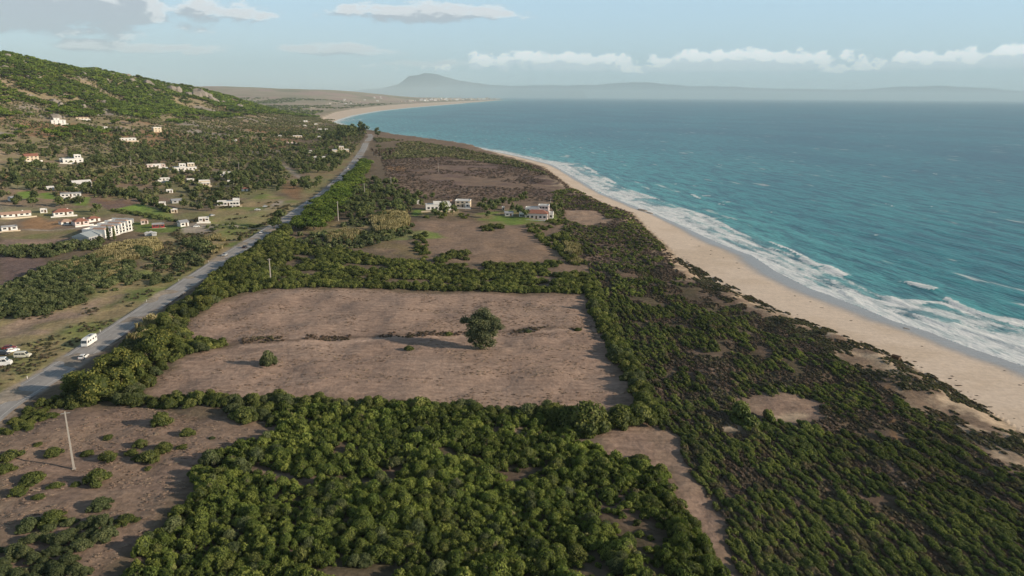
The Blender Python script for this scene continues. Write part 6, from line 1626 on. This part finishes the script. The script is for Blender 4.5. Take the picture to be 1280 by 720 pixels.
utility_pole(164, 208, 11, .5, 'pole in the trees left of the house with reddish wings')
utility_pole(489, 236, 11, .5, 'pole at the edge of the dark brown heath')
utility_pole(548, 215, 10, .45, 'slim pole standing in the dark brown heath')
utility_pole(688, 262, 9, .4, 'slim pole behind the stepped pinkish villa')
MAST = plain('mast_steel', (0.25, 0.25, 0.25), .5, .1, 2, metal=.5)
p = g1(157, 103.5); o = empty('antenna_mast', p, 0, 'thin antenna mast on the skyline of the wooded hill', 'mast')
g = Geo(); tube(g, [(0, 0, -1), (0, 0, 9), (0, 0, 17)], [.35, .28, .15], 6); link('mast_pole', geo_mesh('mast_pole', g.done(), [MAST]), o)
g = Geo(); tube(g, [(-.8, 0, 13), (.8, 0, 13)], [.12, .12], 5); tube(g, [(-.6, 0, 15), (.6, 0, 15)], [.1, .1], 5); link('antenna', geo_mesh('antenna', g.done(), [MAST]), o)
# white marker posts on the road edge
POST = plain('white_marker', (0.75, 0.72, 0.68), .6, .1, 2)
for i, (px, py) in enumerate([(37, 472), (131, 415), (190, 376), (225, 352), (265, 329)]):
    p, a = road_at(px, py, -5.2); o = empty('marker_post', p - np.array([0, 0, .2]), a, 'slim white marker post on the grass edge of the road', 'marker post', 'white marker posts along the road')
    link('post', box_me('post', -.09, .09, -.07, .07, 0, 1.15, POST, .02), o); link('reflector', box_me('reflector', -.10, .10, -.05, .05, .78, .95, TYRE), o)
# the timber shelter half buried at the head of the beach
p = g1(1120, 449); o = empty('beach_hut', p, WIND + .5, 'small dark timber shelter with a pale opening at the head of the beach', 'hut')
link('wall', box_me('wall', -2.0, 2.0, -1.5, 1.5, -.5, 1.9, WOOD), o); link('roof', roof_me('roof', 'gable', -2.0, 2.0, -1.5, 1.5, 1.9, .7, WOOD, .3), o); link('opening', box_me('opening', -.6, .6, -1.56, -1.4, .4, 1.5, PAINT), o); o.scale = (.62, .62, .62)

# ------------------------------------------------------------------ the lone tree in the field
rs = np.random.RandomState(5)
pt = g1(601, 435.5); lt = empty('lone_tree', (pt[0], pt[1], pt[2] - .1), 0, 'tall spreading tree standing alone in the middle of the mown field', 'tree')
g = Geo(); tips = []
tube(g, [(0, 0, -.4), (.1, .1, 1.5), (-.1, .2, 3.4), (.2, 0, 5.4)], [.62, .5, .42, .34], 10)
LB = [(.6, .2, 9.6), (-.8, .4, 9.2), (1.4, -.8, 7.6), (-1.2, .6, 7.0), (-2.9, .3, 8.2), (-1.6, -1.0, 10.8), (.3, .6, 12.6), (2.4, .2, 11.2), (3.8, -.4, 8.4), (1.6, 1.8, 9.0), (-.4, -1.6, 8.6), (-3.6, 1.0, 9.8), (3.0, -1.2, 6.4), (-2.6, -.8, 5.4), (.8, -1.8, 6.2), (-.6, 2.0, 11.2), (4.6, .9, 9.6)]
for e in LB:
    e = np.array(e); st = np.array([.1, .1, rs.uniform(2.6, 5.2)]); mdp = st + (e - st) * .5 + np.array([0, 0, .5])
    tube(g, [st, mdp, e], [.24, .15, .05], 6)
link('trunk', geo_mesh('trunk', g.done(), [BARK]), lt)
lob = []
for e in LB:
    for k in range(3):
        s = rs.uniform(1.2, 2.0); lob.append((e[0] + rs.normal() * .9, e[1] + rs.normal() * .9, e[2] + rs.normal() * .6, s, s, s * .78))
for k in range(30):
    v = rs.normal(size=3); v /= np.linalg.norm(v); q = rs.rand() ** .4; s = rs.uniform(1.2, 1.9); lob.append((.4 + v[0] * 4.3 * q, v[1] * 3.6 * q, 7.4 + v[2] * 5.4 * q, s, s, s * .85))
lob += [(-3.2, .2, 3.0, 1.2, 1.1, 1.3), (-1.4, -1.5, 2.0, 1.5, 1.3, 1.7), (.4, -1.7, 1.4, 1.5, 1.4, 1.4), (2.6, -.8, 1.9, 1.9, 1.6, 1.6), (3.6, .2, 2.2, 1.4, 1.4, 1.4), (-2.4, -.3, 4.2, 1.2, 1.2, 1.2), (1.0, -1.2, 3.3, 1.5, 1.4, 1.4), (-.5, 0, 6.8, 2.0, 2.0, 1.9), (.8, .3, 5.2, 1.7, 1.6, 1.6), (-1.6, -.4, 4.0, 1.5, 1.4, 1.5), (.2, .2, 10.4, 2.3, 2.2, 1.9)]
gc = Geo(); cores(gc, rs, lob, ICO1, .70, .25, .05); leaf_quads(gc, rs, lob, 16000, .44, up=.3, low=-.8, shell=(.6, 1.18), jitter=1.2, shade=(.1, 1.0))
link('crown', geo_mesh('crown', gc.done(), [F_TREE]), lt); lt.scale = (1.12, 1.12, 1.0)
